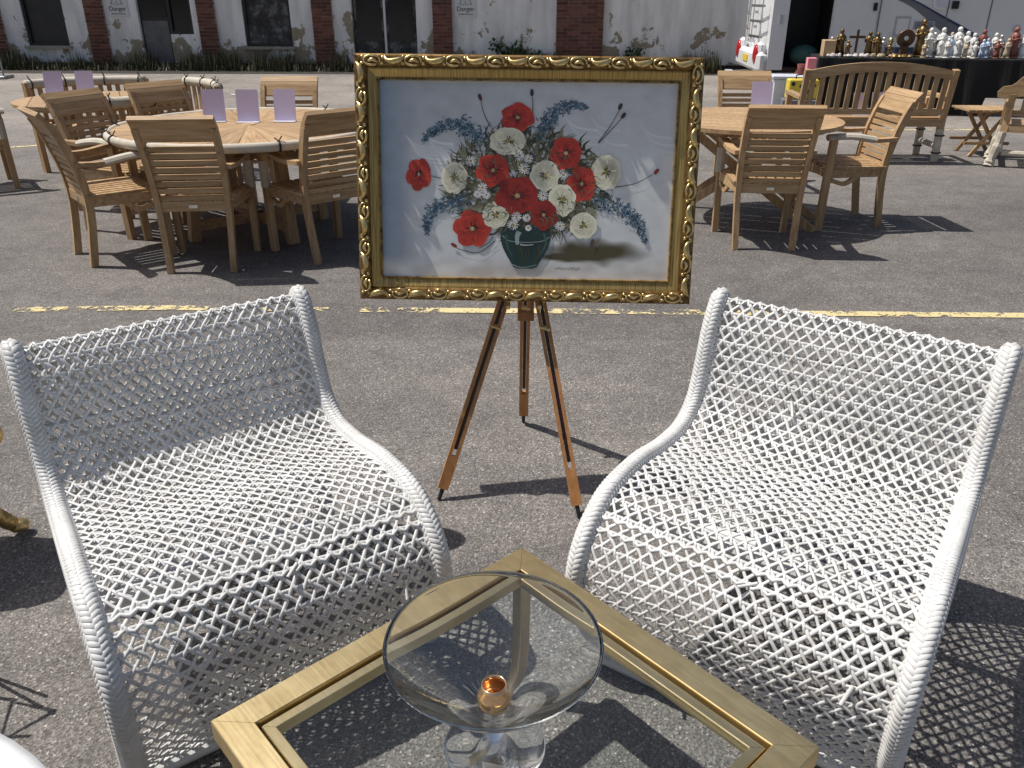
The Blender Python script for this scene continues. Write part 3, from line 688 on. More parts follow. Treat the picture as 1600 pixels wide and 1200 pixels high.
# smaller round table behind
def board_table(x, y, r, rz, label, wrapped):
    t_ = empty('round_table', (x, y, 0), rz, label, 'table'); n = 9
    for i in range(n):
        x0 = -r + 2 * r * i / n + .003; x1 = -r + 2 * r * (i + 1) / n - .003
        lo = lambda q: -math.sqrt(max(r * r - q * q, 0)); P = [(x0 + (x1 - x0) * k / 5, 0) for k in range(6)]
        poly = [(q, lo(q)) for q, _ in P] + [(q, -lo(q)) for q, _ in reversed(P)]
        if i in (0,): poly = poly[1:-1] if abs(lo(x0)) < 1e-6 else poly
        MB().prism(poly, .715, .742).build('table_plank', 'teak_v', t_)
    MB().lathe([(r - .1, .685), (r - .09, .685), (r - .09, .714), (r - .1, .714)], 32, closed=True).build('apron_ring', 'teak', t_)
    for s in (-1, 1):
        MB().path([(s * .2, -r * .85, 0), (s * .2, r * .6, .68)], .045, .055).build('leg', 'teak_v', t_)
        MB().path([(s * .26, r * .85, 0), (s * .26, -r * .6, .68)], .045, .055).build('leg', 'teak_v', t_)
    MB().path([(-.28, -.02, .33), (.28, -.02, .33)], .04, .04).build('stretcher', 'teak', t_)
    return t_
board_table(-3.66, 7.5, .64, R(25), 'round teak table beside the curved wrapped benches', False)
board_table(1.74, 6.22, .66, R(70), 'round teak folding table with crossed legs beside the easel', False)
# curved benches round the smaller table
def curved_bench(cx, cy, a_mid, span, label, r=1.02):
    e = empty('curved_bench', (cx, cy, 0), R(a_mid), label, 'bench', 'curved benches round the small table')
    A = R(span) / 2; P = lambda q, rr, z: (rr * math.cos(q), rr * math.sin(q), z)
    arc = lambda rr, z, n=16: [P(-A + 2 * A * i / n, rr, z) for i in range(n + 1)]
    MB().path(arc(r + .02, .80), .05, .05).build('top_rail', 'teak', e)
    MB().path(arc(r + .02, .805), .085, .085, 8).build('rail_wrapping', 'foam_wrap', e, smooth=True)
    MB().path(arc(r, .46), .03, .05).build('lower_rail', 'teak', e)
    for k in range(4): MB().path(arc(r - .06 - .1 * k, .42), .08, .02).build('seat_slat', 'teak', e)
    n = max(6, int(span / 4.2)); sm = MB().box((0, 0, 0), (.014, .042, .34)).mesh('back_slat', 'teak_v')
    for i in range(n):
        q = -A + 2 * A * (i + .5) / n; link('back_slat', sm, e, P(q, r + .01, .62), q)
    for q in (-A, A):
        MB().path([P(q, r, 0), P(q, r + .02, .82)], .05, .05).build('back_leg', 'teak_v', e); MB().path([P(q, r - .4, 0), P(q, r - .4, .60)], .05, .05).build('front_leg', 'teak_v', e)
        MB().path([P(q, r - .42, .61), P(q, r + .02, .61)], .06, .03).build('armrest', 'teak', e)
    ties(e, r + .02, .805, [-A * .9, -A * .3, A * .35, A * .92], .09)
curved_bench(-3.66, 7.5, -50, 56, 'curved slatted bench with wrapped rail, its back to the sunburst table')
curved_bench(-3.66, 7.5, 118, 60, 'curved slatted bench with wrapped rail, building side of the small table')
curved_bench(-3.66, 7.5, 38, 50, 'curved wrapped bench behind the armchairs, between the two round tables')

def sheet(x, y, z, rz, label, sc_=1):
    e = empty('price_sheet', (x, y, z), rz, label, 'sign', 'lilac sheets in stands on the tables')
    t_ = R(9)
    MB().box((0, 0, 0), (.155, .003, .215), M=Matrix.Translation((0, .018, .108)) @ Matrix.Rotation(-t_, 4, 'X')).build('paper', 'lilac_paper', e)
    MB().box((0, -.02, .002), (.16, .08, .003)).build('stand_foot', 'acrylic', e)
sheet(-2.12, 6.05, .744, .12, 'lilac sheet on the sunburst table, nearest the wrapped rim'); sheet(-1.87, 6.02, .744, .02, 'lilac sheet at the centre of the sunburst table')
sheet(-1.62, 6.06, .744, -.05, 'lilac sheet on the sunburst table, on the easel side'); sheet(-4.02, 7.55, .744, .1, 'lilac sheet on the smaller round table, at its outer side')
sheet(-3.78, 7.62, .744, .05, 'lilac sheet near the middle of the smaller round table'); sheet(1.93, 6.62, .744, -.1, 'lilac sheet standing alone on the folding table')

# arched bench
be = empty('arched_bench', (3.64, 8.60, 0), R(-2), 'teak garden bench with arched top rail, vertical slats and wrapped legs', 'bench')
hw = .72
for s in (-1, 1):
    bar([(s * hw, 0, 0), (s * hw, .02, .42), (s * hw, -.06, .90)], .055, .06, up=(0, 1, 0)).build('back_post', 'teak_v', be)
    bar([(s * hw, .46, 0), (s * hw, .46, .62)], .055, .06, up=(0, 1, 0)).build('front_leg', 'teak_v', be)
    bar([(s * hw, -.02, .63), (s * hw, .50, .64)], .07, .03).build('armrest', 'teak', be)
    for y in (0, .46): MB().path([(s * hw, y, .012), (s * hw, y + (.01 if y == 0 else 0), .33)], .078, .082, 8).build('leg_wrapping', 'foam_wrap', be)
    MB().path([(s * hw, .04, .16), (s * hw, .42, .16)], .06, .06, 8).build('side_stretcher', 'foam_wrap', be)
    for z in (.1, .27):
        for y in (0, .46): MB().path([(s * hw + .045 * math.cos(k), y + .047 * math.sin(k), z) for k in [j * .63 for j in range(11)]], .008, .012).build('tie', 'black_tie', be)
arc = [(-hw + 2 * hw * i / 14, -.055, .84 + .085 * (1 - ((i - 7) / 7) ** 2)) for i in range(15)]
bar(arc, .035, .09).build('top_rail', 'teak', be)
bar([(-hw, -.005, .50), (hw, -.005, .50)], .035, .06).build('lower_rail', 'teak', be); bar([(-hw, .0, .39), (hw, .0, .39)], .03, .07).build('seat_rail', 'teak', be); bar([(-hw, .47, .39), (hw, .47, .39)], .03, .07).build('seat_rail', 'teak', be)
for i in range(15):
    x = -hw + 2 * hw * (i + .75) / 15.5; zt = .84 + .085 * (1 - (x / hw) ** 2)
    bar([(x, -.012, .52), (x, -.052, zt - .03)], .052, .016, up=(0, 1, 0)).build('back_slat', 'teak_v', be)
for k in range(6): bar([(-hw, .05 + k * .078, .432), (hw, .05 + k * .078, .432)], .06, .018).build('seat_slat', 'teak', be)
for x, y, lab in ((-.05, .2, 'lilac sheet on the arched bench seat, mid way along'), (.16, .26, 'lilac sheet on the arched bench seat beside the cardboard packs')):
    p = be.matrix_basis @ Vector((x, y, .442)); sheet(p.x, p.y, p.z, 0, lab)
for i, x in enumerate((.36, .5, .62)):
    p = be.matrix_basis @ Vector((x, .22, .442)); tag(MB().box((0, 0, .09), (.09, .16, .18), ch=.004).build('cardboard_pack', 'box_card', None, p, 0), 'small cardboard pack standing on the arched bench seat', 'box', 'cardboard packs on the bench')
# folding side table
ft = empty('folding_side_table', (5.08, 9.08, 0), R(-4), 'small square slatted folding side table beside the arched bench', 'table')
for i in range(7): bar([(-.26 + i * .0735, -.22, .47), (-.26 + i * .0735, .22, .47)], .066, .018).build('top_slat', 'teak_v', ft)
for y in (-.15, .15): bar([(-.28, y, .45), (.20, y, .45)], .03, .02).build('top_batten', 'teak', ft)
for y in (-.17, .17):
    bar([(-.17, y, 0), (.13, y, .445)], .028, .035).build('leg', 'teak_v', ft); bar([(.15, y * .8, 0), (-.15, y * .8, .445)], .028, .035).build('leg', 'teak_v', ft)
    bar([(-.26, y * 1.1, .14), (.2, y * 1.1, .14)], .022, .03).build('stretcher', 'teak', ft)
# ornate bench at the edge
ob = empty('scroll_back_bench', (4.86, 8.34, 0), R(-28), 'teak bench with scrolled carved back and cloth wrapped legs', 'bench')
for x in (0, 1.5):
    bar([(x, 0, .3), (x + .01, .02, .45), (x + .01, -.03, .70)], .06, .06, up=(0, 1, 0)).build('back_post', 'teak_v', ob)
    for y in (0, .5):
        MB().path(catmull([(x - .06, y - .02, 0), (x - .05, y, .05), (x - .015, y, .2), (x, y, .34)], 4), .1, .09, 8, ws=[1.1, .95, .85, 1, 1.15, .9, .85, 1, 1.1, .85, .8, .85, .8]).build('leg_wrapping', 'foam_wrap', ob)
    bar([(x, .5, .3), (x, .5, .62)], .055, .055, up=(0, 1, 0)).build('front_post', 'teak_v', ob)
    MB().path([(x, .04, .13), (x, .48, .13)], .06, .06, 8).build('stretcher', 'foam_wrap', ob)
    bar([(x, -.04, .6), (x, .55, .62)], .07, .035).build('armrest', 'teak', ob)
MB().path([(.03, .02, .14), (1.47, .02, .14)], .07, .06, 8).build('stretcher', 'foam_wrap', ob)
sc_p = [(-.12, .66), (-.13, .71), (-.09, .76), (-.02, .775), (.01, .80), (.06, .86), (.15, .89), (.22, .88), (.32, .90), (.5, .97), (.75, 1.0), (1.0, .97), (1.18, .90), (1.28, .88), (1.35, .89), (1.44, .86), (1.49, .80), (1.52, .775), (1.59, .76), (1.63, .71), (1.62, .66), (1.55, .65), (1.3, .70), (1.1, .78), (.75, .82), (.4, .78), (.2, .70), (-.05, .65)]
m = MB(); m.prism(sc_p, -.02, .02, M=Matrix.Translation((0, -.035, 0)) @ Matrix.Rotation(R(90), 4, 'X')); m.build('scrolled_top_rail', 'teak', ob)
bar([(0, 0, .52), (1.5, 0, .52)], .03, .05).build('lower_rail', 'teak', ob)
for i in range(13): bar([(.12 + i * .105, 0, .53), (.12 + i * .105, -.03, .74)], .035, .016, up=(0, 1, 0)).build('back_slat', 'teak_v', ob)
for k in range(6): bar([(0, .04 + k * .085, .40), (1.5, .04 + k * .085, .40)], .07, .02).build('seat_slat', 'teak', ob)
bar([(0, .52, .37), (1.5, .52, .37)], .03, .06).build('seat_rail', 'teak', ob); bar([(0, 0, .37), (1.5, 0, .37)], .03, .06).build('seat_rail', 'teak', ob)

# ------------------------------------------------------------------ woven lounge chairs
W = .7216
front = [(-.012, .773), (.032, .697), (.060, .597), (.098, .506), (.178, .456), (.315, .456), (.480, .481), (.645, .466), (.752, .356), (.744, .188), (.676, .020)]
rear = [(-.004, .020), (-.024, .25), (-.040, .5), (-.050, .69), (-.050, .748), (-.040, .774), (-.026, .784)]
full = catmull([Vector((a, b_, 0)) for a, b_ in rear + [(-.004, .768)] + front[1:]], 24)
acc = [0]
for a, b_ in zip(full, full[1:]): acc.append(acc[-1] + (b_ - a).length)
TOT = acc[-1]
def at_s(s):
    s = min(max(s, 0), TOT); lo, hi = 0, len(acc) - 1
    while hi - lo > 1:
        mid = (lo + hi) // 2
        if acc[mid] <= s: lo = mid
        else: hi = mid
    t = (s - acc[lo]) / (acc[hi] - acc[lo]); p = full[lo].lerp(full[hi], t)
    a = full[max(lo - 2, 0)]; b_ = full[min(hi + 2, len(full) - 1)]; tg = (b_ - a).normalized()
    return Vector((0, p.x, p.y)), Vector((0, tg.x, tg.y)), Vector((0, -tg.y, tg.x))   # point, tangent, outward (sitter) normal
s_top = next(acc[i] for i, p in enumerate(full) if i > 80 and p.x > -.02 and p.y > .7)
s_seat = next(acc[i] for i, p in enumerate(full) if p.x > .13 and p.y < .5)
s_frt = next(acc[i] for i, p in enumerate(full) if p.x > .69 and p.y < .47)
rs = random.Random(11)
rows = int(round(TOT / .041)); rh = TOT / rows; cols = 21; cw = (W - .03) / cols
def P3(i, k, off):       # i column (float), k row (float)
    p, t_, n_ = at_s(k * rh)
    x = -(W - .03) / 2 + i * cw
    return p + Vector((x, 0, 0)) + n_ * off
panels = {}
def panel(k):
    s_ = k * rh
    return 'rear_panel' if s_ < s_top else ('backrest' if s_ < s_seat else ('seat' if s_ < s_frt else 'front_panel'))
SW, SH = .0082, .0050
def strand(pts, nrm, m, wd=SW, ht=SH):
    vs = []; n = len(pts); wd *= rs.uniform(.86, 1.14)
    for i, p in enumerate(pts):
        t_ = (pts[min(i + 1, n - 1)] - pts[max(i - 1, 0)]).normalized(); a = t_.cross(nrm[i]).normalized(); b_ = a.cross(t_)
        for j in range(6):
            th = math.pi / 3 * j; vs.append(p + a * (math.cos(th) * wd / 2) + b_ * (math.sin(th) * ht / 2))
    fs = []
    for i in range(n - 1):
        for j in range(6): fs.append((i * 6 + j, i * 6 + (j + 1) % 6, i * 6 + 6 + (j + 1) % 6, i * 6 + 6 + j))
    m.add(vs, fs)
names = ('rear_panel', 'backrest', 'seat', 'front_panel')
PM = {n: MB() for n in names}
jit = {}
def node(i2, k2, off):   # half-unit lattice node with shared jitter
    key = (i2, k2)
    if key not in jit: jit[key] = (rs.uniform(-.06, .06), rs.uniform(-.06, .06))
    a, b_ = jit[key]; i = min(max(i2 / 2 + a, 0), cols)
    return P3(i, k2 / 2 + b_, off)
H2 = rows * 2
for dr_ in (1, -1):
    for start in range(-H2, 2 * cols + H2 + 1):
        if start % 2: continue
        run = []; prev = None
        for k2 in range(0, H2 + 1):
            i2 = start + dr_ * k2
            if 0 <= i2 <= 2 * cols:
                half = k2 % 2
                off = (.0000 if half else .0036) if dr_ > 0 else (.0036 if half else -.0004)
                run.append((i2, k2, off))
        if len(run) < 2: continue
        # split by panel
        cur = []; pn = None
        for q in run:
            n_ = panel(q[1] / 2)
            if pn and n_ != pn:
                cur.append(q); seg = cur
                if len(seg) > 1:
                    pts = catmull([node(*z) for z in seg], 2); nr = [at_s(seg[min(i // 2, len(seg) - 1)][1] / 2 * rh)[2] for i in range(len(pts))]; strand(pts, nr, PM[pn])
                cur = [q]
            else: cur.append(q)
            pn = n_
        if len(cur) > 1:
            pts = catmull([node(*z) for z in cur], 2); nr = [at_s(cur[min(i // 2, len(cur) - 1)][1] / 2 * rh)[2] for i in range(len(pts))]; strand(pts, nr, PM[pn])
for k in range(0, rows + 1):
    # triaxial weave: the cross strand runs a little above each crossing, under one diagonal and over the other
    pts0 = []; kk = min(k + .17, rows); n_ = at_s(kk * rh)[2]
    for i in range(0, cols + 1):
        j = rs.uniform(-.03, .03)
        for di, off in ((-.17, .0030), (.17, -.0016), (.5, .0010)):
            if 0 <= i + di <= cols: pts0.append(P3(i + di, kk + j, off))
    pts = catmull(pts0, 2); strand(pts, [n_] * len(pts), PM[panel(kk)])
    for i in range(1, cols):       # short locking tuck over the cross strand
        c = P3(i - .09, kk, .0046); t_ = at_s(kk * rh)[1]; d_ = t_ * .012 + Vector((-.0045, 0, 0))
        strand([c - d_ - n_ * .006, c - d_ * .4, c + d_ * .4, c + d_ - n_ * .006], [n_] * 4, PM[panel(kk)], .0066, .0046)
for ss_ in (s_frt - .02, s_frt + .012):                 # thick knotted ridge where seat turns down
    k = ss_ / rh; n_ = at_s(ss_)[2]; pts = [P3(i / 2, k + (.12 if i % 2 else -.12), .006 if i % 2 else .002) for i in range(2 * cols + 1)]
    strand(catmull(pts, 2), [n_] * (4 * cols + 1), PM['seat'], .0085, .007)
for (i, k, a) in ((4.5, rows - 3.5, .5), (16.2, rows - 5, -.7), (9.3, rows - 11, .9), (13.5, 25, -.4), (2.4, rows - 8, .3)):      # snapped strand ends
    n_ = at_s(k * rh)[2]; t_ = at_s(k * rh)[1]; c = P3(i, k, .004); d_ = (t_ * math.cos(a) + Vector((math.sin(a), 0, 0)))
    strand([c, c + d_ * .02 + n_ * .006, c + d_ * .042 + n_ * .018], [n_] * 3, PM[panel(k)])
# herringbone bound side rails
def rail_mesh():
    m = MB(); RR_ = .0228; step = .0118; n = int(TOT / step); colsN = 6
    core = [at_s(TOT * i / 150)[0] for i in range(151)]
    m.path(core, .044, .044, 12, up=(1, 0, 0))
    for i in range(n):
        for c in range(colsN):
            s0 = (i + .5 * (c % 2)) * step; th0 = 2 * math.pi * c / colsN; dth = 2 * math.pi / colsN
            sl_ = 1 if c % 2 else -1
            vs = []
            for u, wdt, hgt in ((-.64, .0042, -.0022), (-.40, .0054, .0012), (0, .0056, .0019), (.40, .0054, .0012), (.64, .0042, -.0022)):
                th = th0 + u * dth * 1.05; s_ = s0 + sl_ * u * .0125 + rs.uniform(-.0006, .0006)
                for e_ in (-1, 1):
                    p, t_, n_ = at_s(s_ + e_ * wdt)
                    d_ = Vector((1, 0, 0)) * math.cos(th) + n_ * math.sin(th); vs.append(p + d_ * (RR_ + hgt * .9 - .0012))
                p, t_, n_ = at_s(s_); d_ = Vector((1, 0, 0)) * math.cos(th) + n_ * math.sin(th); vs.append(p + d_ * (RR_ + hgt + .0012))
            fs = []
            for q in range(4): o = q * 3; fs += [(o, o + 2, o + 5, o + 3), (o + 2, o + 1, o + 4, o + 5)]
            m.add(vs, fs)
    m.smooth = True; return m.mesh('side_rail', 'white_resin')
rail = rail_mesh()
meshes = {}
for n_ in names: PM[n_].smooth = True; meshes[n_] = PM[n_].mesh(n_, 'white_resin')
cb = MB(); cb.path([(-W / 2, .25, .43), (W / 2, .25, .43)], .028, .028, 8); cb2 = MB(); cb2.path([(-W / 2, .62, .44), (W / 2, .62, .44)], .028, .028, 8)
bt = MB(); bt.path([(-W / 2, .676, .022), (W / 2, .676, .022)], .036, .036, 10); bt2 = MB(); bt2.path([(-W / 2, -.004, .022), (W / 2, -.004, .022)], .036, .036, 10)
ext = [('cross_bar', cb.mesh('cross_bar', 'white_resin')), ('cross_bar', cb2.mesh('cross_bar', 'white_resin')), ('base_bar', bt.mesh('base_bar', 'white_resin')), ('base_bar', bt2.mesh('base_bar', 'white_resin'))]
def woven(x, y, ang, label):
    e = empty('woven_lounge_chair', (x, y, 0), R(ang - 90), label, 'chair', 'white woven lounge chairs')
    for n_ in names: link(n_, meshes[n_], e)
    for s in (-1, 1): link('side_rail', rail, e, (s * W / 2, 0, 0))
    for n_, me in ext: link(n_, me, e)
woven(.875, 1.961, -124.17, 'white open-weave lounge chair with its inner back in full sun')
woven(-.893, 1.984, -55.81, 'white open-weave lounge chair with its inner back in shade, beside the gilt legged table')

# ------------------------------------------------------------------ easel and painting
ez = empty('easel', (0, 2.5, 0), 0, 'varnished wooden tripod easel with slotted legs and black feet', 'easel')
apex = Vector((.046, .04, 1.02))
def easel_leg(foot, top, nm='leg'):
    f_ = Vector(foot); t_ = Vector(top); d_ = (t_ - f_); u = d_.normalized(); sd = u.cross(Vector((0, 1, 0))).normalized(); L_ = d_.length
    m = MB(); a = f_ + u * .045; w_ = .011
    lo = a + u * .12; hi = a + u * (L_ - .22)
    m.path([a, lo], .036, .02, up=(0, 1, 0))
    for s in (-1, 1): m.path([lo + sd * s * .0125, hi + sd * s * .0125], w_, .02, up=(0, 1, 0))
    m.path([hi, t_], .036, .02, up=(0, 1, 0)); o = m.build(nm, 'easel_wood', ez)
    s2 = MB(); s2.path([lo + u * .02 + Vector((0, .008, 0)), hi + u * .02 + Vector((0, .008, 0))], .012, .008, up=(0, 1, 0)); s2.build('inner_slide', 'dark_wood', o)
    MB().path([f_ + Vector((0, 0, .004)), f_ + u * .05], .016, .016, 8, ws=[.8, 1]).build('rubber_foot', 'black_rubber', o)
    for q in (.215, .31):
        c = t_ - u * q; k = MB(); k.path([c + Vector((0, -.012, 0)), c + Vector((0, -.03, 0))], .012, .012, 8); k.path([c + Vector((-.016, -.034, .006)), c + Vector((.016, -.034, -.006))], .006, .012, up=(0, 1, 0)); k.build('wing_nut', 'brass', o)
easel_leg((-.249, -.172, 0), (.044, .085, .86)); easel_leg((.221, -.277, 0), (.052, .105, .86)); easel_leg((.046, .39, 0), (.048, .125, .86), 'rear_leg')
m = MB()
for s in (-1, 1): m.path([(.046 + s * .021, .055, .575), (.046 + s * .021, .085, .84)], .012, .02, up=(0, 1, 0))
m.box((.046, .055, .585), (.055, .022, .03)); m.build('centre_slide', 'easel_wood', ez)
MB().box((.046, .10, .875), (.11, .07, .05), ch=.006).build('head_block', 'easel_wood', ez)
for x in (-.012, .088): MB().path([(x, .05, .655), (x, -.045, .650)], .014, .014, 8).build('picture_peg', 'brass', ez)

FW, FH = 1.047, .735; TILT = R(12.2)
pic = empty('framed_painting', (.040, 2.478, .667), R(-1.2), 'flower still life painting in an ornate gilt frame, resting on the easel', 'painting')
pic.rotation_euler = (-TILT, R(.6), R(-1.2))
# local frame: x across, z up, -y towards the viewer, origin bottom middle
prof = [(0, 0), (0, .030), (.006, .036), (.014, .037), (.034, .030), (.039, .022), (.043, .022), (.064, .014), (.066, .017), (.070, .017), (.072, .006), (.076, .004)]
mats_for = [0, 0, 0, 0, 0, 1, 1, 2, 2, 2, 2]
BD = .074
def frame_rail(p0, p1, inward, nm):
    p0, p1, n_ = Vector(p0), Vector(p1), Vector(inward); d_ = (p1 - p0).normalized(); m = MB(); K = len(prof)
    vs = [p0 + n_ * a + d_ * a + Vector((0, -h, 0)) for a, h in prof] + [p1 + n_ * a - d_ * a + Vector((0, -h, 0)) for a, h in prof]
    for k in range(K - 1):
        m.cm = mats_for[k]; m.add([vs[k], vs[k + 1], vs[K + k + 1], vs[K + k]], [(0, 1, 2, 3)])
    m.cm = 0; bk = [p0, p1, p1 + n_ * .07 - d_ * .07, p0 + n_ * .07 + d_ * .07]; m.add([v + Vector((0, .012, 0)) for v in bk] + bk, [(3, 2, 1, 0), (0, 1, 5, 4)])
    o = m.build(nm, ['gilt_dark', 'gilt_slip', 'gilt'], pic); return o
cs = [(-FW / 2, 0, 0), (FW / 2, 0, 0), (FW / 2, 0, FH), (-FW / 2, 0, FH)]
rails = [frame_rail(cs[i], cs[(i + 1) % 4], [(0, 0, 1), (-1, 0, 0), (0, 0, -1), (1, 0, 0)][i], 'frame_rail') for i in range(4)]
# carved ornament: swept leaf + ring scroll, laid along each rail
def ornament():
    m = MB()
    m.path(catmull([(-.058, -.034, .004), (-.045, -.043, .013), (-.022, -.045, .017), (-.006, -.041, .013), (-.001, -.034, .004)], 4), .011, .010, 6, up=(0, 1, 0), ws=[.3, .5, .7, .9, 1.1, 1.2, 1.25, 1.25, 1.2, 1.1, 1, .9, .8, .7, .6, .5, .3])
    m.path([(.034 + .023 * math.cos(t_), -.037 - .003 * math.sin(t_), .014 + .0105 * math.sin(t_)) for t_ in [R(-200 + 32 * k) for k in range(11)]], .0055, .007, 6, up=(0, 1, 0))
    m.path(catmull([(.018, -.037, .018), (.032, -.040, .013), (.046, -.038, .017)], 3), .007, .006, 6, up=(0, 1, 0), ws=[.5, .8, 1, 1.1, 1, .8, .5])
    for q in ((.006, .020), (.004, .008), (.062, .020), (.060, .007)): m.ball((q[0], -.035, q[1]), (.006, .004, .0035), 6, 4)
    m.smooth = True; return m.mesh('carved_scroll', 'gilt_bright')
om = ornament()
for i in range(4):
    a, b_ = Vector(cs[i]), Vector(cs[(i + 1) % 4]); L_ = (b_ - a).length; n_ = 8 if i % 2 == 0 else 6; ang = [0, -90, 180, 90][i]
    for k in range(n_):
        c = a.lerp(b_, (.03 + (L_ - .06) * (k + .5) / n_) / L_)
        o = link('carved_scroll', om, rails[i], c); o.rotation_euler = (0, R(ang), 0); o.scale = (1.08, 1, 1.4)
for i in range(4):
    a, b_ = Vector(cs[i]), Vector(cs[(i + 1) % 4]); n_ = Vector([(0, 0, 1), (-1, 0, 0), (0, 0, -1), (1, 0, 0)][i]); d_ = (b_ - a).normalized(); m = MB()
    a2 = a + n_ * .0685 + d_ * .0685; L_ = (b_ - a).length - .137
    for k in range(int(L_ / .0062)): m.ball(a2 + d_ * (k + .5) * .0062 + Vector((0, -.018, 0)), .0029, 5, 3)
    m.build('beading', 'gilt_dark', rails[i])['kind'] = 'stuff'
# canvas: paint laid on in thin layers
CWd, CH = FW - 2 * BD + .006, FH - 2 * BD + .006
def cuv(x, y):           # sketch grid -> canvas x,z
    xl = 150 + (y - 170) / 870 * 40; xr = 1455 - (y - 155) / 890 * 45
    return ((x - xl) / (xr - xl) - .5) * CWd, FH - BD + .003 - (y - 163) / 879 * CH
pr = random.Random(5); pm = MB()
def lerp3(a, b_, t): return tuple(a[i] + (b_[i] - a[i]) * t for i in range(3))
NX, NY = 150, 106; vs = []; cs_ = []
for j in range(NY + 1):
    for i in range(NX + 1):
        u, v = i / NX, j / NY; x = (u - .5) * CWd; z = FH - BD + .003 - v * CH
        n1 = noise.noise((u * 5, v * 4, 1)) * .5 + .5; n2 = noise.noise((u * 16 + 3, v * 16, 4)); n3 = noise.noise((u * 3 - v * 2, v * 9 + u * 5, 8))
        c = lerp3((.46, .49, .52), (.66, .66, .66), min(1, u * 1.3 + .1 * n1))
        ed = max(0, 1 - u / .13); c = lerp3(c, (.27, .35, .45), min(1, ed * (.6 + .6 * n1)))
        top_ = .26 + .10 * n3 + .05 * n2 - .05 * abs(u - .5) + .05 * math.sin(u * 40 + n3 * 6) * max(0, n2 + .3)
        lt_ = max(0, min(1, (v - top_) * 7)) * max(0, min(1, (u - .07 - .02 * n2) * 14)); c = lerp3(c, lerp3((.66, .69, .68), (.76, .77, .78), n1), lt_ * .85)
        if v > .88: c = lerp3(c, lerp3((.56, .53, .50), (.78, .77, .75), max(0, min(1, .5 + n3 + n2 * .5))), min(1, (v - .88) * 14))
        sx, sy = (u - .74) / .215, (v - .855 - .03 * n2) / .07
        dsh = max(0, 1 - (sx * sx + sy * sy)); sx2, sy2 = (u - .66) / .12, (v - .885) / .025; dsh = min(1, dsh * 1.1 + max(0, 1 - sx2 * sx2 - sy2 * sy2) * 1.3)
        c = lerp3(c, (.085, .07, .035), min(1, dsh * (.95 + .4 * n1)))
        k = 1 + .10 * n2 + .10 * noise.noise((u * 34, v * 30, 2)) * .6; vs.append((x, -.0062, z)); cs_.append(tuple(max(0, q * k) for q in c))
fs = [(j * (NX + 1) + i, (j + 1) * (NX + 1) + i, (j + 1) * (NX + 1) + i + 1, j * (NX + 1) + i + 1) for j in range(NY) for i in range(NX)]
pm.v = [Vector(q) for q in vs]; pm.c = cs_; pm.f = [list(f) for f in fs]; pm.m = [0] * len(fs)
LAY = [0]
def blob(pts, colr, edge=None, up=None):
    """closed brush mark in sketch coordinates: fan with centre colour and edge colour"""
    LAY[0] += 1; y = -.0066 - LAY[0] * .0000007
    cx = sum(p[0] for p in pts) / len(pts); cy = sum(p[1] for p in pts) / len(pts); o = len(pm.v)
    for k, (a, b_) in enumerate([(cx, cy)] + list(pts)):
        X, Z = cuv(a, b_); pm.v.append(Vector((X, y, Z))); q = colr if k == 0 else (edge or colr); pm.c.append(q)
    n = len(pts)
    for k in range(n): pm.f.append([o, o + 1 + (k + 1) % n, o + 1 + k]); pm.m.append(0)
def stroke(pts, wd, colr, w1=None):
    P = catmull([Vector((a, b_, 0)) for a, b_ in pts], 5); L1 = []; L2 = []
    for i, p in enumerate(P):
        t_ = (P[min(i + 1, len(P) - 1)] - P[max(i - 1, 0)]).normalized(); n_ = Vector((-t_.y, t_.x, 0)); f_ = i / (len(P) - 1); q = wd + ((w1 if w1 is not None else wd) - wd) * f_
        L1.append(p + n_ * q / 2); L2.append(p - n_ * q / 2)
    LAY[0] += 1; y = -.0066 - LAY[0] * .0000007; o = len(pm.v)
    for a, b_ in zip(L1, L2):
        for q in (a, b_): X, Z = cuv(q.x, q.y); pm.v.append(Vector((X, y, Z))); pm.c.append(colr)
    for i in range(len(P) - 1): pm.f.append([o + 2 * i, o + 2 * i + 1, o + 2 * i + 3, o + 2 * i + 2]); pm.m.append(0)
# pale brush sweeps
for x, y, l in ((270, 420, 160), (350, 400, 130), (960, 330, 150), (1075, 330, 130), (1290, 360, 140), (270, 760, 120), (420, 470, 200)):
    for k in range(5): stroke([(x + k * 9, y + k * 16 - 20), (x + l * .35 + k * 9, y + 25 + k * 17), (x + l + k * 8, y + 40 + k * 16)], 3, lerp3((.66, .69, .69), (.80, .80, .80), pr.random()), 16)
# foliage
for i in range(1300):
    a = pr.uniform(0, 6.283); q = pr.random() ** .6; cx, cy = 800 + 335 * q * math.cos(a), 605 + 235 * q * math.sin(a)
    d_ = a + pr.uniform(-.8, .8); l = pr.uniform(30, 75); c = pr.choice([(.055, .06, .028), (.10, .10, .05), (.16, .15, .085), (.075, .07, .04), (.22, .20, .12), (.28, .27, .17)])
    stroke([(cx, cy), (cx + l * .5 * math.cos(d_), cy + l * .5 * math.sin(d_)), (cx + l * math.cos(d_ + .35), cy + l * math.sin(d_ + .35))], pr.uniform(7, 20), c, 1)
for i in range(60):
    cx, cy = pr.uniform(650, 950), pr.uniform(480, 800); stroke([(cx, cy), (cx + pr.uniform(-30, 30), cy + pr.uniform(-40, 10)), (cx + pr.uniform(-50, 50), cy + pr.uniform(-70, 0))], 16, pr.choice([(.05, .05, .03), (.09, .085, .045)]), 2)
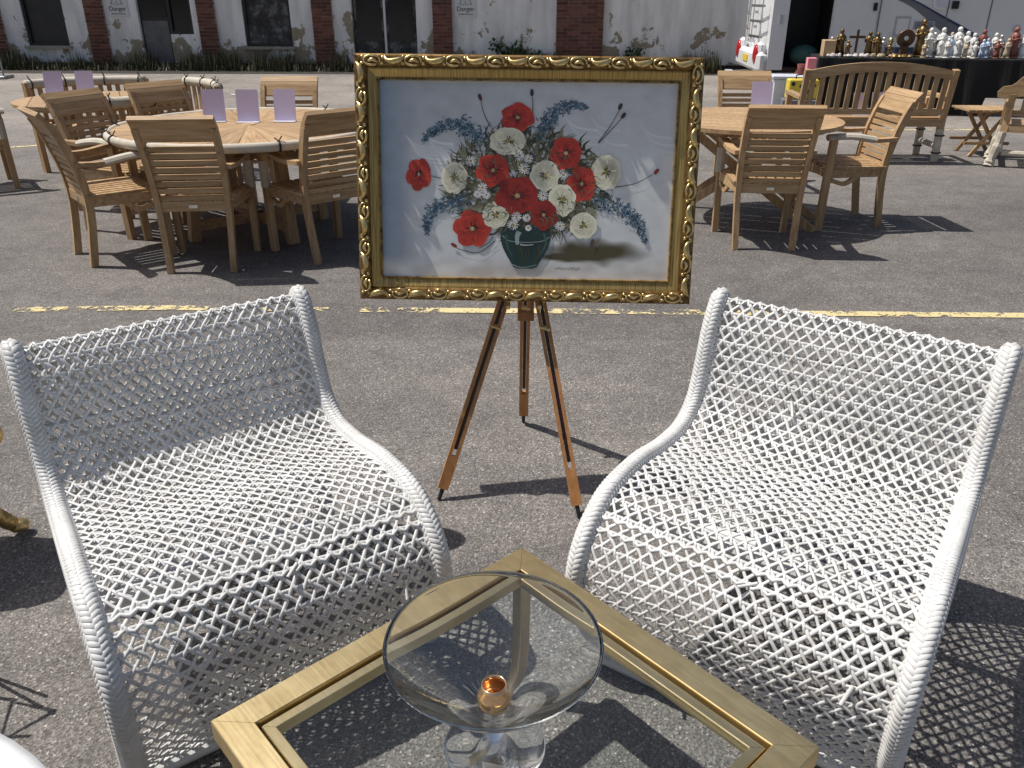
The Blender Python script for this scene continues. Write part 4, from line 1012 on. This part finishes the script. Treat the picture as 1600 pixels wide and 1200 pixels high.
def spray(ctrl, w0):
    P = catmull([Vector((a, b_, 0)) for a, b_ in ctrl], 14); n = len(P)
    for i in range(n * 9):
        f_ = pr.random() ** .8; p = P[int(f_ * (n - 1))]; sp = w0 * (1 - f_) ** .75 + 5; c = pr.choice([(.03, .06, .10), (.06, .12, .18), (.13, .22, .30), (.10, .17, .22), (.34, .42, .50), (.03, .05, .07)])
        x, y = p.x + pr.gauss(0, sp * .5), p.y + pr.gauss(0, sp * .5); d_ = pr.uniform(0, 6.28); l = pr.uniform(11, 24) * (1 - .5 * f_)
        stroke([(x, y), (x + l * .5 * math.cos(d_), y + l * .5 * math.sin(d_)), (x + l * math.cos(d_ + .3), y + l * math.sin(d_ + .3))], 6.5, c, 1)
spray([(605, 425), (560, 380), (480, 345), (400, 375), (345, 428)], 42); spray([(858, 395), (895, 330), (945, 275), (1000, 262), (1062, 270)], 38)
spray([(540, 690), (460, 700), (400, 735), (375, 790), (374, 845)], 36); spray([(1120, 690), (1200, 705), (1265, 750), (1295, 800), (1318, 868)], 38)
ol = (.09, .085, .06)
for pts in (((640, 360), (610, 300), (596, 245)), ((822, 300), (823, 260), (818, 220)), ((1110, 420), (1160, 350), (1200, 280)), ((1110, 425), (1170, 360), (1212, 312)), ((1170, 620), (1270, 600), (1345, 560)),
            ((670, 870), (600, 925), (520, 912), (500, 900)), ((440, 590), (410, 585), (385, 578)), ((940, 790), (960, 840), (950, 880)), ((1088, 880), (1084, 900), (1080, 905)), ((660, 850), (640, 880), (600, 905)), ((920, 800), (960, 830), (975, 870))): stroke(pts, 4, ol, 2.5)
for x, y, c, a in ((592, 232, (.12, .05, .04), 1.2), (818, 210, (.05, .06, .07), 1.57), (1203, 265, (.06, .06, .05), 2.0), (1217, 303, (.10, .05, .04), 2.2), (1362, 545, (.45, .05, .03), 2.3), (492, 893, (.40, .04, .03), .6), (1088, 870, (.16, .09, .05), 1.8)):
    blob([(x + 16 * math.cos(a) * math.cos(t_) - 8 * math.sin(a) * math.sin(t_), y + 16 * math.sin(a) * math.cos(t_) + 8 * math.cos(a) * math.sin(t_)) for t_ in [k * .7 for k in range(9)]], c, tuple(q * .5 for q in c))
# vase
def hx(y):
    P = [(805, 98), (830, 107), (860, 108), (900, 97), (940, 78), (970, 60), (990, 50)]
    for (a, r0), (b_, r1) in zip(P, P[1:]):
        if a <= y <= b_: return r0 + (r1 - r0) * (y - a) / (b_ - a)
    return 50
ys = list(range(805, 991, 8)); VX = 800
blob([(VX - hx(y), y) for y in ys] + [(VX - 30, 996), (VX + 30, 996)] + [(VX + hx(y), y) for y in reversed(ys)], (.012, .028, .026), (.020, .05, .046))
for k in range(9): q = pr.uniform(-.7, .7); stroke([(VX + 95 * q, 880 + pr.uniform(0, 20)), (VX + 80 * q + 8, 930), (VX + 55 * q, 975)], 6, (.05, .055, .02), 1)
stroke([(772, 825), (764, 850), (766, 885)], 24, (.30, .38, .37), 14); stroke([(700, 845), (730, 868), (800, 874), (870, 868), (905, 848)], 2.5, (.34, .42, .40)); stroke([(778, 884), (800, 887), (835, 884)], 6, (.50, .56, .54), 3)
stroke([(745, 978), (770, 988), (800, 990), (850, 978)], 4, (.30, .36, .36), 2); stroke([(880, 830), (888, 880), (865, 930)], 10, (.06, .12, .11), 3); stroke([(715, 840), (722, 890), (745, 940)], 12, (.05, .10, .09), 4)
# flowers
def flower(x, y, rx, ry, c0, c1, ce, n=6, rot=0, dark=(.02, .012, .012), fade=1):
    rx *= pr.uniform(1.04, 1.16); ry *= pr.uniform(1.02, 1.14)
    for lay in range(2):
        for k in range(n):
            a = rot + 2 * math.pi * (k + .5 * lay) / n; s_ = 1 - .22 * lay; px, py = x + rx * .52 * s_ * math.cos(a), y + ry * .52 * s_ * math.sin(a); pts = []
            for j in range(14):
                t_ = 2 * math.pi * j / 14; q = 1 + .10 * math.sin(3 * t_ + k) + pr.uniform(-.05, .05)
                lx = .52 * s_ * math.cos(t_) * q; ly = .62 * s_ * math.sin(t_) * q
                pts.append((px + rx * (lx * math.cos(a) - ly * math.sin(a)), py + ry * (lx * math.sin(a) + ly * math.cos(a))))
            sh = pr.uniform(.78, 1.12) * (1 if lay == 0 else .92); blob(pts, tuple(q * sh for q in c0), tuple(q * sh for q in c1))
            for j in range(3):
                b_ = a + pr.uniform(-.4, .4); stroke([(x + rx * .3 * math.cos(b_), y + ry * .3 * math.sin(b_)), (x + rx * .6 * math.cos(b_ + .05), y + ry * .6 * math.sin(b_ + .05)), (x + rx * .88 * s_ * math.cos(b_), y + ry * .88 * s_ * math.sin(b_))], 2, tuple(min(1, q * pr.choice((.82, 1.1))) for q in c1), 3.5)
    for k in range(22):
        a = pr.uniform(0, 6.28); l = pr.uniform(.2, .42); stroke([(x, y), (x + rx * l * .6 * math.cos(a), y + ry * l * .6 * math.sin(a)), (x + rx * l * math.cos(a), y + ry * l * math.sin(a))], 2.2, dark, 3.2)
    blob([(x + rx * .13 * math.cos(t_), y + ry * .13 * math.sin(t_)) for t_ in [k * .7 for k in range(9)]], ce, tuple(q * .6 for q in ce))
red0, red1 = (.30, .022, .014), (.60, .060, .035); cr0, cr1 = (.60, .56, .33), (.84, .81, .64)
for x, y, rx, ry in ((1145, 550, 62, 72), (488, 585, 48, 68), (1050, 792, 50, 55)): flower(x, y, rx, ry, cr0, cr1, (.40, .32, .08), 7, pr.random(), (.10, .08, .03))
for x, y, rx, ry in ((333, 573, 48, 68), (655, 550, 66, 70), (758, 317, 66, 54), (570, 815, 72, 74), (970, 470, 66, 64), (1040, 605, 58, 72)): flower(x, y, rx, ry, red0, red1, (.55, .48, .25), 5, pr.random())
for x, y, rx, ry in ((718, 420, 72, 56), (880, 570, 58, 64), (670, 750, 52, 56), (955, 678, 51, 63)): flower(x, y, rx, ry, cr0, cr1, (.45, .36, .08), 7, pr.random(), (.08, .06, .03))
for x, y, rx, ry in ((762, 662, 84, 82), (877, 747, 56, 60)): flower(x, y, rx, ry, (.16, .012, .010), (.36, .030, .020), (.50, .42, .2), 5, pr.random())
for x, y, r_ in ((558, 510, 24), (770, 483, 22), (808, 497, 20), (790, 540, 25), (610, 628, 22), (590, 658, 18), (628, 660, 20), (960, 565, 24), (873, 660, 23), (760, 757, 22), (745, 793, 25), (803, 762, 18), (948, 797, 22), (812, 808, 14)):
    for k in range(13):
        a = 2 * math.pi * k / 13 + pr.uniform(-.1, .1); stroke([(x + r_ * .25 * math.cos(a), y + r_ * .25 * math.sin(a)), (x + r_ * .7 * math.cos(a), y + r_ * .7 * math.sin(a)), (x + r_ * math.cos(a + .1), y + r_ * math.sin(a + .1))], 4, (.74, .75, .74), 5)
    blob([(x + r_ * .26 * math.cos(t_), y + r_ * .26 * math.sin(t_)) for t_ in [k * .8 for k in range(8)]], (.50, .36, .06), (.30, .18, .04))
for i in range(130):
    a = pr.uniform(0, 6.283); cx, cy = 800 + 300 * math.cos(a) * pr.uniform(.5, 1), 620 + 190 * math.sin(a) * pr.uniform(.5, 1); d_ = a + pr.uniform(-1, 1)
    stroke([(cx, cy), (cx + 18 * math.cos(d_), cy + 18 * math.sin(d_)), (cx + 38 * math.cos(d_ + .5), cy + 38 * math.sin(d_ + .5))], 4, pr.choice([(.12, .12, .07), (.2, .19, .12), (.07, .07, .04)]), 1)
for k in range(9): stroke([(930 + k * 12, 1000 + pr.uniform(-3, 3)), (935 + k * 12, 990 + pr.uniform(-4, 4)), (941 + k * 12, 1000 + pr.uniform(-3, 3))], 2.2, (.10, .09, .08), 1.5)
pm.build('painted_canvas', 'paint_layer', pic)
MB().box((0, .004, FH / 2), (FW - .12, .012, FH - .12)).build('backing', 'box_card', pic)

# ------------------------------------------------------------------ brass and glass coffee table
ct = empty('coffee_table', (.0045, .983, 0), 0, 'square coffee table with wide brass frame and clear glass top', 'coffee table')
TA = math.atan2(-.546, .492); ct.rotation_euler = (0, 0, TA)     # local x runs from far corner to the right hand corner
ct.location = (.023, 1.508, 0)
SZ = .733; ZT = .42
def local(u, v, z): return (u, -v, z)          # far corner at origin, square spans +x, -y
def brass_rail(i, w0, w1, z0, z1, nm, mat, bev=.0015):
    C = [(0, 0), (SZ, 0), (SZ, SZ), (0, SZ)]; I = [(1, 1), (-1, 1), (-1, -1), (1, -1)]
    a, b_ = C[i], C[(i + 1) % 4]; ia, ib = I[i], I[(i + 1) % 4]; q = lambda c, k, w_: (c[0] + k[0] * w_, -(c[1] + k[1] * w_))
    gap = .0004; P = [q(a, ia, w0), q(b_, ib, w0), q(b_, ib, w1), q(a, ia, w1)]
    P2 = [q(a, ia, w0 + bev), q(b_, ib, w0 + bev), q(b_, ib, w1 - bev), q(a, ia, w1 - bev)]
    m = MB(); m.add([(x, y, z0) for x, y in P] + [(x, y, z1 - bev) for x, y in P] + [(x, y, z1) for x, y in P2],
                    [(0, 1, 2, 3), (0, 4, 5, 1), (1, 5, 6, 2), (2, 6, 7, 3), (3, 7, 4, 0), (4, 8, 9, 5), (5, 9, 10, 6), (6, 10, 11, 7), (7, 11, 8, 4), (8, 11, 10, 9)])
    cx = sum(p[0] for p in P) / 4; cy = sum(p[1] for p in P) / 4
    for v in m.v: d_ = Vector((v.x - cx, v.y - cy, 0)); v -= d_.normalized() * gap
    m.build(nm, mat, ct)
for i in range(4):
    brass_rail(i, 0, .056, ZT - .045, ZT, 'frame_rail', 'brass')
    brass_rail(i, .062, .082, ZT - .03, ZT - .008, 'inner_lip', 'brass_lip')
    brass_rail(i, .0565, .0615, ZT - .045, ZT - .016, 'shadow_groove', 'black_rubber')  # black strip filling the gap stands in for its shade
MB().box((SZ / 2, -SZ / 2, ZT - .0135), (SZ - .15, SZ - .15, .006)).build('glass_top', 'table_glass', ct)
for u in (.03, SZ - .03):
    for v in (.03, SZ - .03): MB().box((u, -v, (ZT - .047) / 2), (.03, .03, ZT - .047), ch=.002).build('leg', 'brass', ct)
GZ = ZT - .0105
# glass compote
cp = empty('glass_compote', (-.029, .974, GZ + .001), 0, 'large clear glass footed bowl standing on the coffee table', 'bowl')
outer = [(.083, 0), (.084, .003), (.06, .010), (.03, .018), (.014, .03), (.012, .045), (.017, .055), (.019, .062), (.014, .070), (.020, .078), (.046, .094), (.080, .124), (.114, .159), (.145, .194), (.172, .229)]
inner = [(.169, .2295), (.1405, .1965), (.108, .163), (.073, .130), (.040, .1015), (.018, .0905), (.001, .0895)]
sp = catmull([Vector((a, b_, 0)) for a, b_ in outer[:10]], 4)
MB().lathe([(.001, .001)] + [(p.x, p.y) for p in sp] + [(.001, .0782)], 48).build('stem_and_foot', 'crystal', cp, smooth=True).cycles.is_caustics_caster = True
po = catmull([Vector((a, b_, 0)) for a, b_ in [(.012, .0795)] + outer[10:]], 5); pin = catmull([Vector((a, b_, 0)) for a, b_ in inner], 5)
MB().lathe([(.001, .0788)] + [(p.x, p.y) for p in po] + [(.1715, .2305), (.1700, .2305)] + [(p.x, p.y) for p in pin], 72).build('bowl', 'bowl_glass', cp, smooth=True).cycles.is_caustics_caster = True
vt_ = empty('gold_votive', (-.029, .974, GZ + .001 + .0865), 0, 'small round coppery gold candle cup inside the glass bowl', 'candle holder')
MB().lathe([(.010, 0), (.020, .003), (.027, .013), (.0285, .024), (.026, .036), (.0205, .045), (.0205, .053), (.0185, .053), (.0185, .045), (.024, .035), (.026, .024), (.024, .013), (.012, .006), (.001, .005)], 40).build('cup', 'copper_gold', vt_, smooth=True)

# ------------------------------------------------------------------ things cut by the picture's edge, plus an unseen stand beyond it
gt = empty('gilt_table', (-1.76, 2.0, 0), 0, 'low gilt carved table with cabriole legs, beside the shaded woven chair', 'table')
sc_top = []
for i in range(64):
    t_ = 2 * math.pi * i / 64; r_ = 1 + .035 * math.sin(8 * t_); sc_top.append((.23 * r_ * math.copysign(abs(math.cos(t_)) ** .6, math.cos(t_)), .17 * r_ * math.copysign(abs(math.sin(t_)) ** .6, math.sin(t_))))
MB().prism(sc_top, .43, .455).build('top', 'gilt', gt)
MB().prism([(x * .9, y * .9) for x, y in sc_top], .38, .43).build('apron', 'gilt', gt)
for sx in (-1, 1):
    for sy in (-1, 1):
        dx = Vector((sx * .75, sy * .66, 0)).normalized(); b0 = Vector((sx * .17, sy * .12, 0))
        P = [b0 + dx * a + Vector((0, 0, z)) for a, z in ((.0, .42), (.02, .36), (.0, .28), (-.045, .20), (-.04, .14), (-.008, .075), (.03, .022))]
        lg = MB().path(catmull(P, 4), .066, .06, 8, ws=[1.2, 1.25, 1.25, 1.2, 1.1, 1.0, .9, .85, .8, .75, .7, .66, .62, .6, .58, .58, .6, .65, .7, .78, .82, .85, .8, .7, .5]).build('leg', 'gilt', gt, smooth=True)
        MB().ball(P[-1] + Vector((0, 0, .01)), (.032, .03, .022), 10, 6).build('scroll_foot', 'gilt_bright', lg, smooth=True)
        MB().ball(P[1] + dx * .02, (.025, .02, .035), 10, 6).build('carved_knee', 'gilt_bright', lg, smooth=True)
wt = empty('white_side_table', (-1.08, .44, 0), 0, 'smooth white round topped table with a rounded rim, beside the shaded woven chair', 'table')
MB().lathe([(.001, .425), (.50, .425), (.55, .432), (.572, .446), (.572, .456), (.55, .464), (.50, .468), (.001, .468)], 64).build('top', 'white_plastic', wt, smooth=True)
MB().lathe([(.03, .02), (.03, .43)], 16).build('stem', 'chrome', wt, smooth=True); MB().lathe([(.25, 0), (.25, .012), (.06, .025), (.03, .03)], 32).build('base', 'white_plastic', wt, smooth=True)
ws_ = empty('unseen_wire_stand', (-1.385, 1.45, 0), .3, 'unseen black wire stand shaped to cast leg shadows, beside the gilt table', 'wire stand')  # unseen; its wire form is made up to cast leg shadows on the ground
for k in range(3):
    a = k * 2.094 + .4; c_, s_ = math.cos(a), math.sin(a)
    MB().path(catmull([(.06 * c_ - .035 * s_, .06 * s_ + .035 * c_, .40), (.11 * c_ - .012 * s_, .11 * s_ + .012 * c_, .03), (.115 * c_, .115 * s_, .006), (.11 * c_ + .012 * s_, .11 * s_ - .012 * c_, .03), (.06 * c_ + .035 * s_, .06 * s_ - .035 * c_, .40)], 5), .010, .010, 6).build('leg', 'black_wire', ws_)
ring(.07, .40, .012, .012, 3).build('top_ring', 'black_wire', ws_)
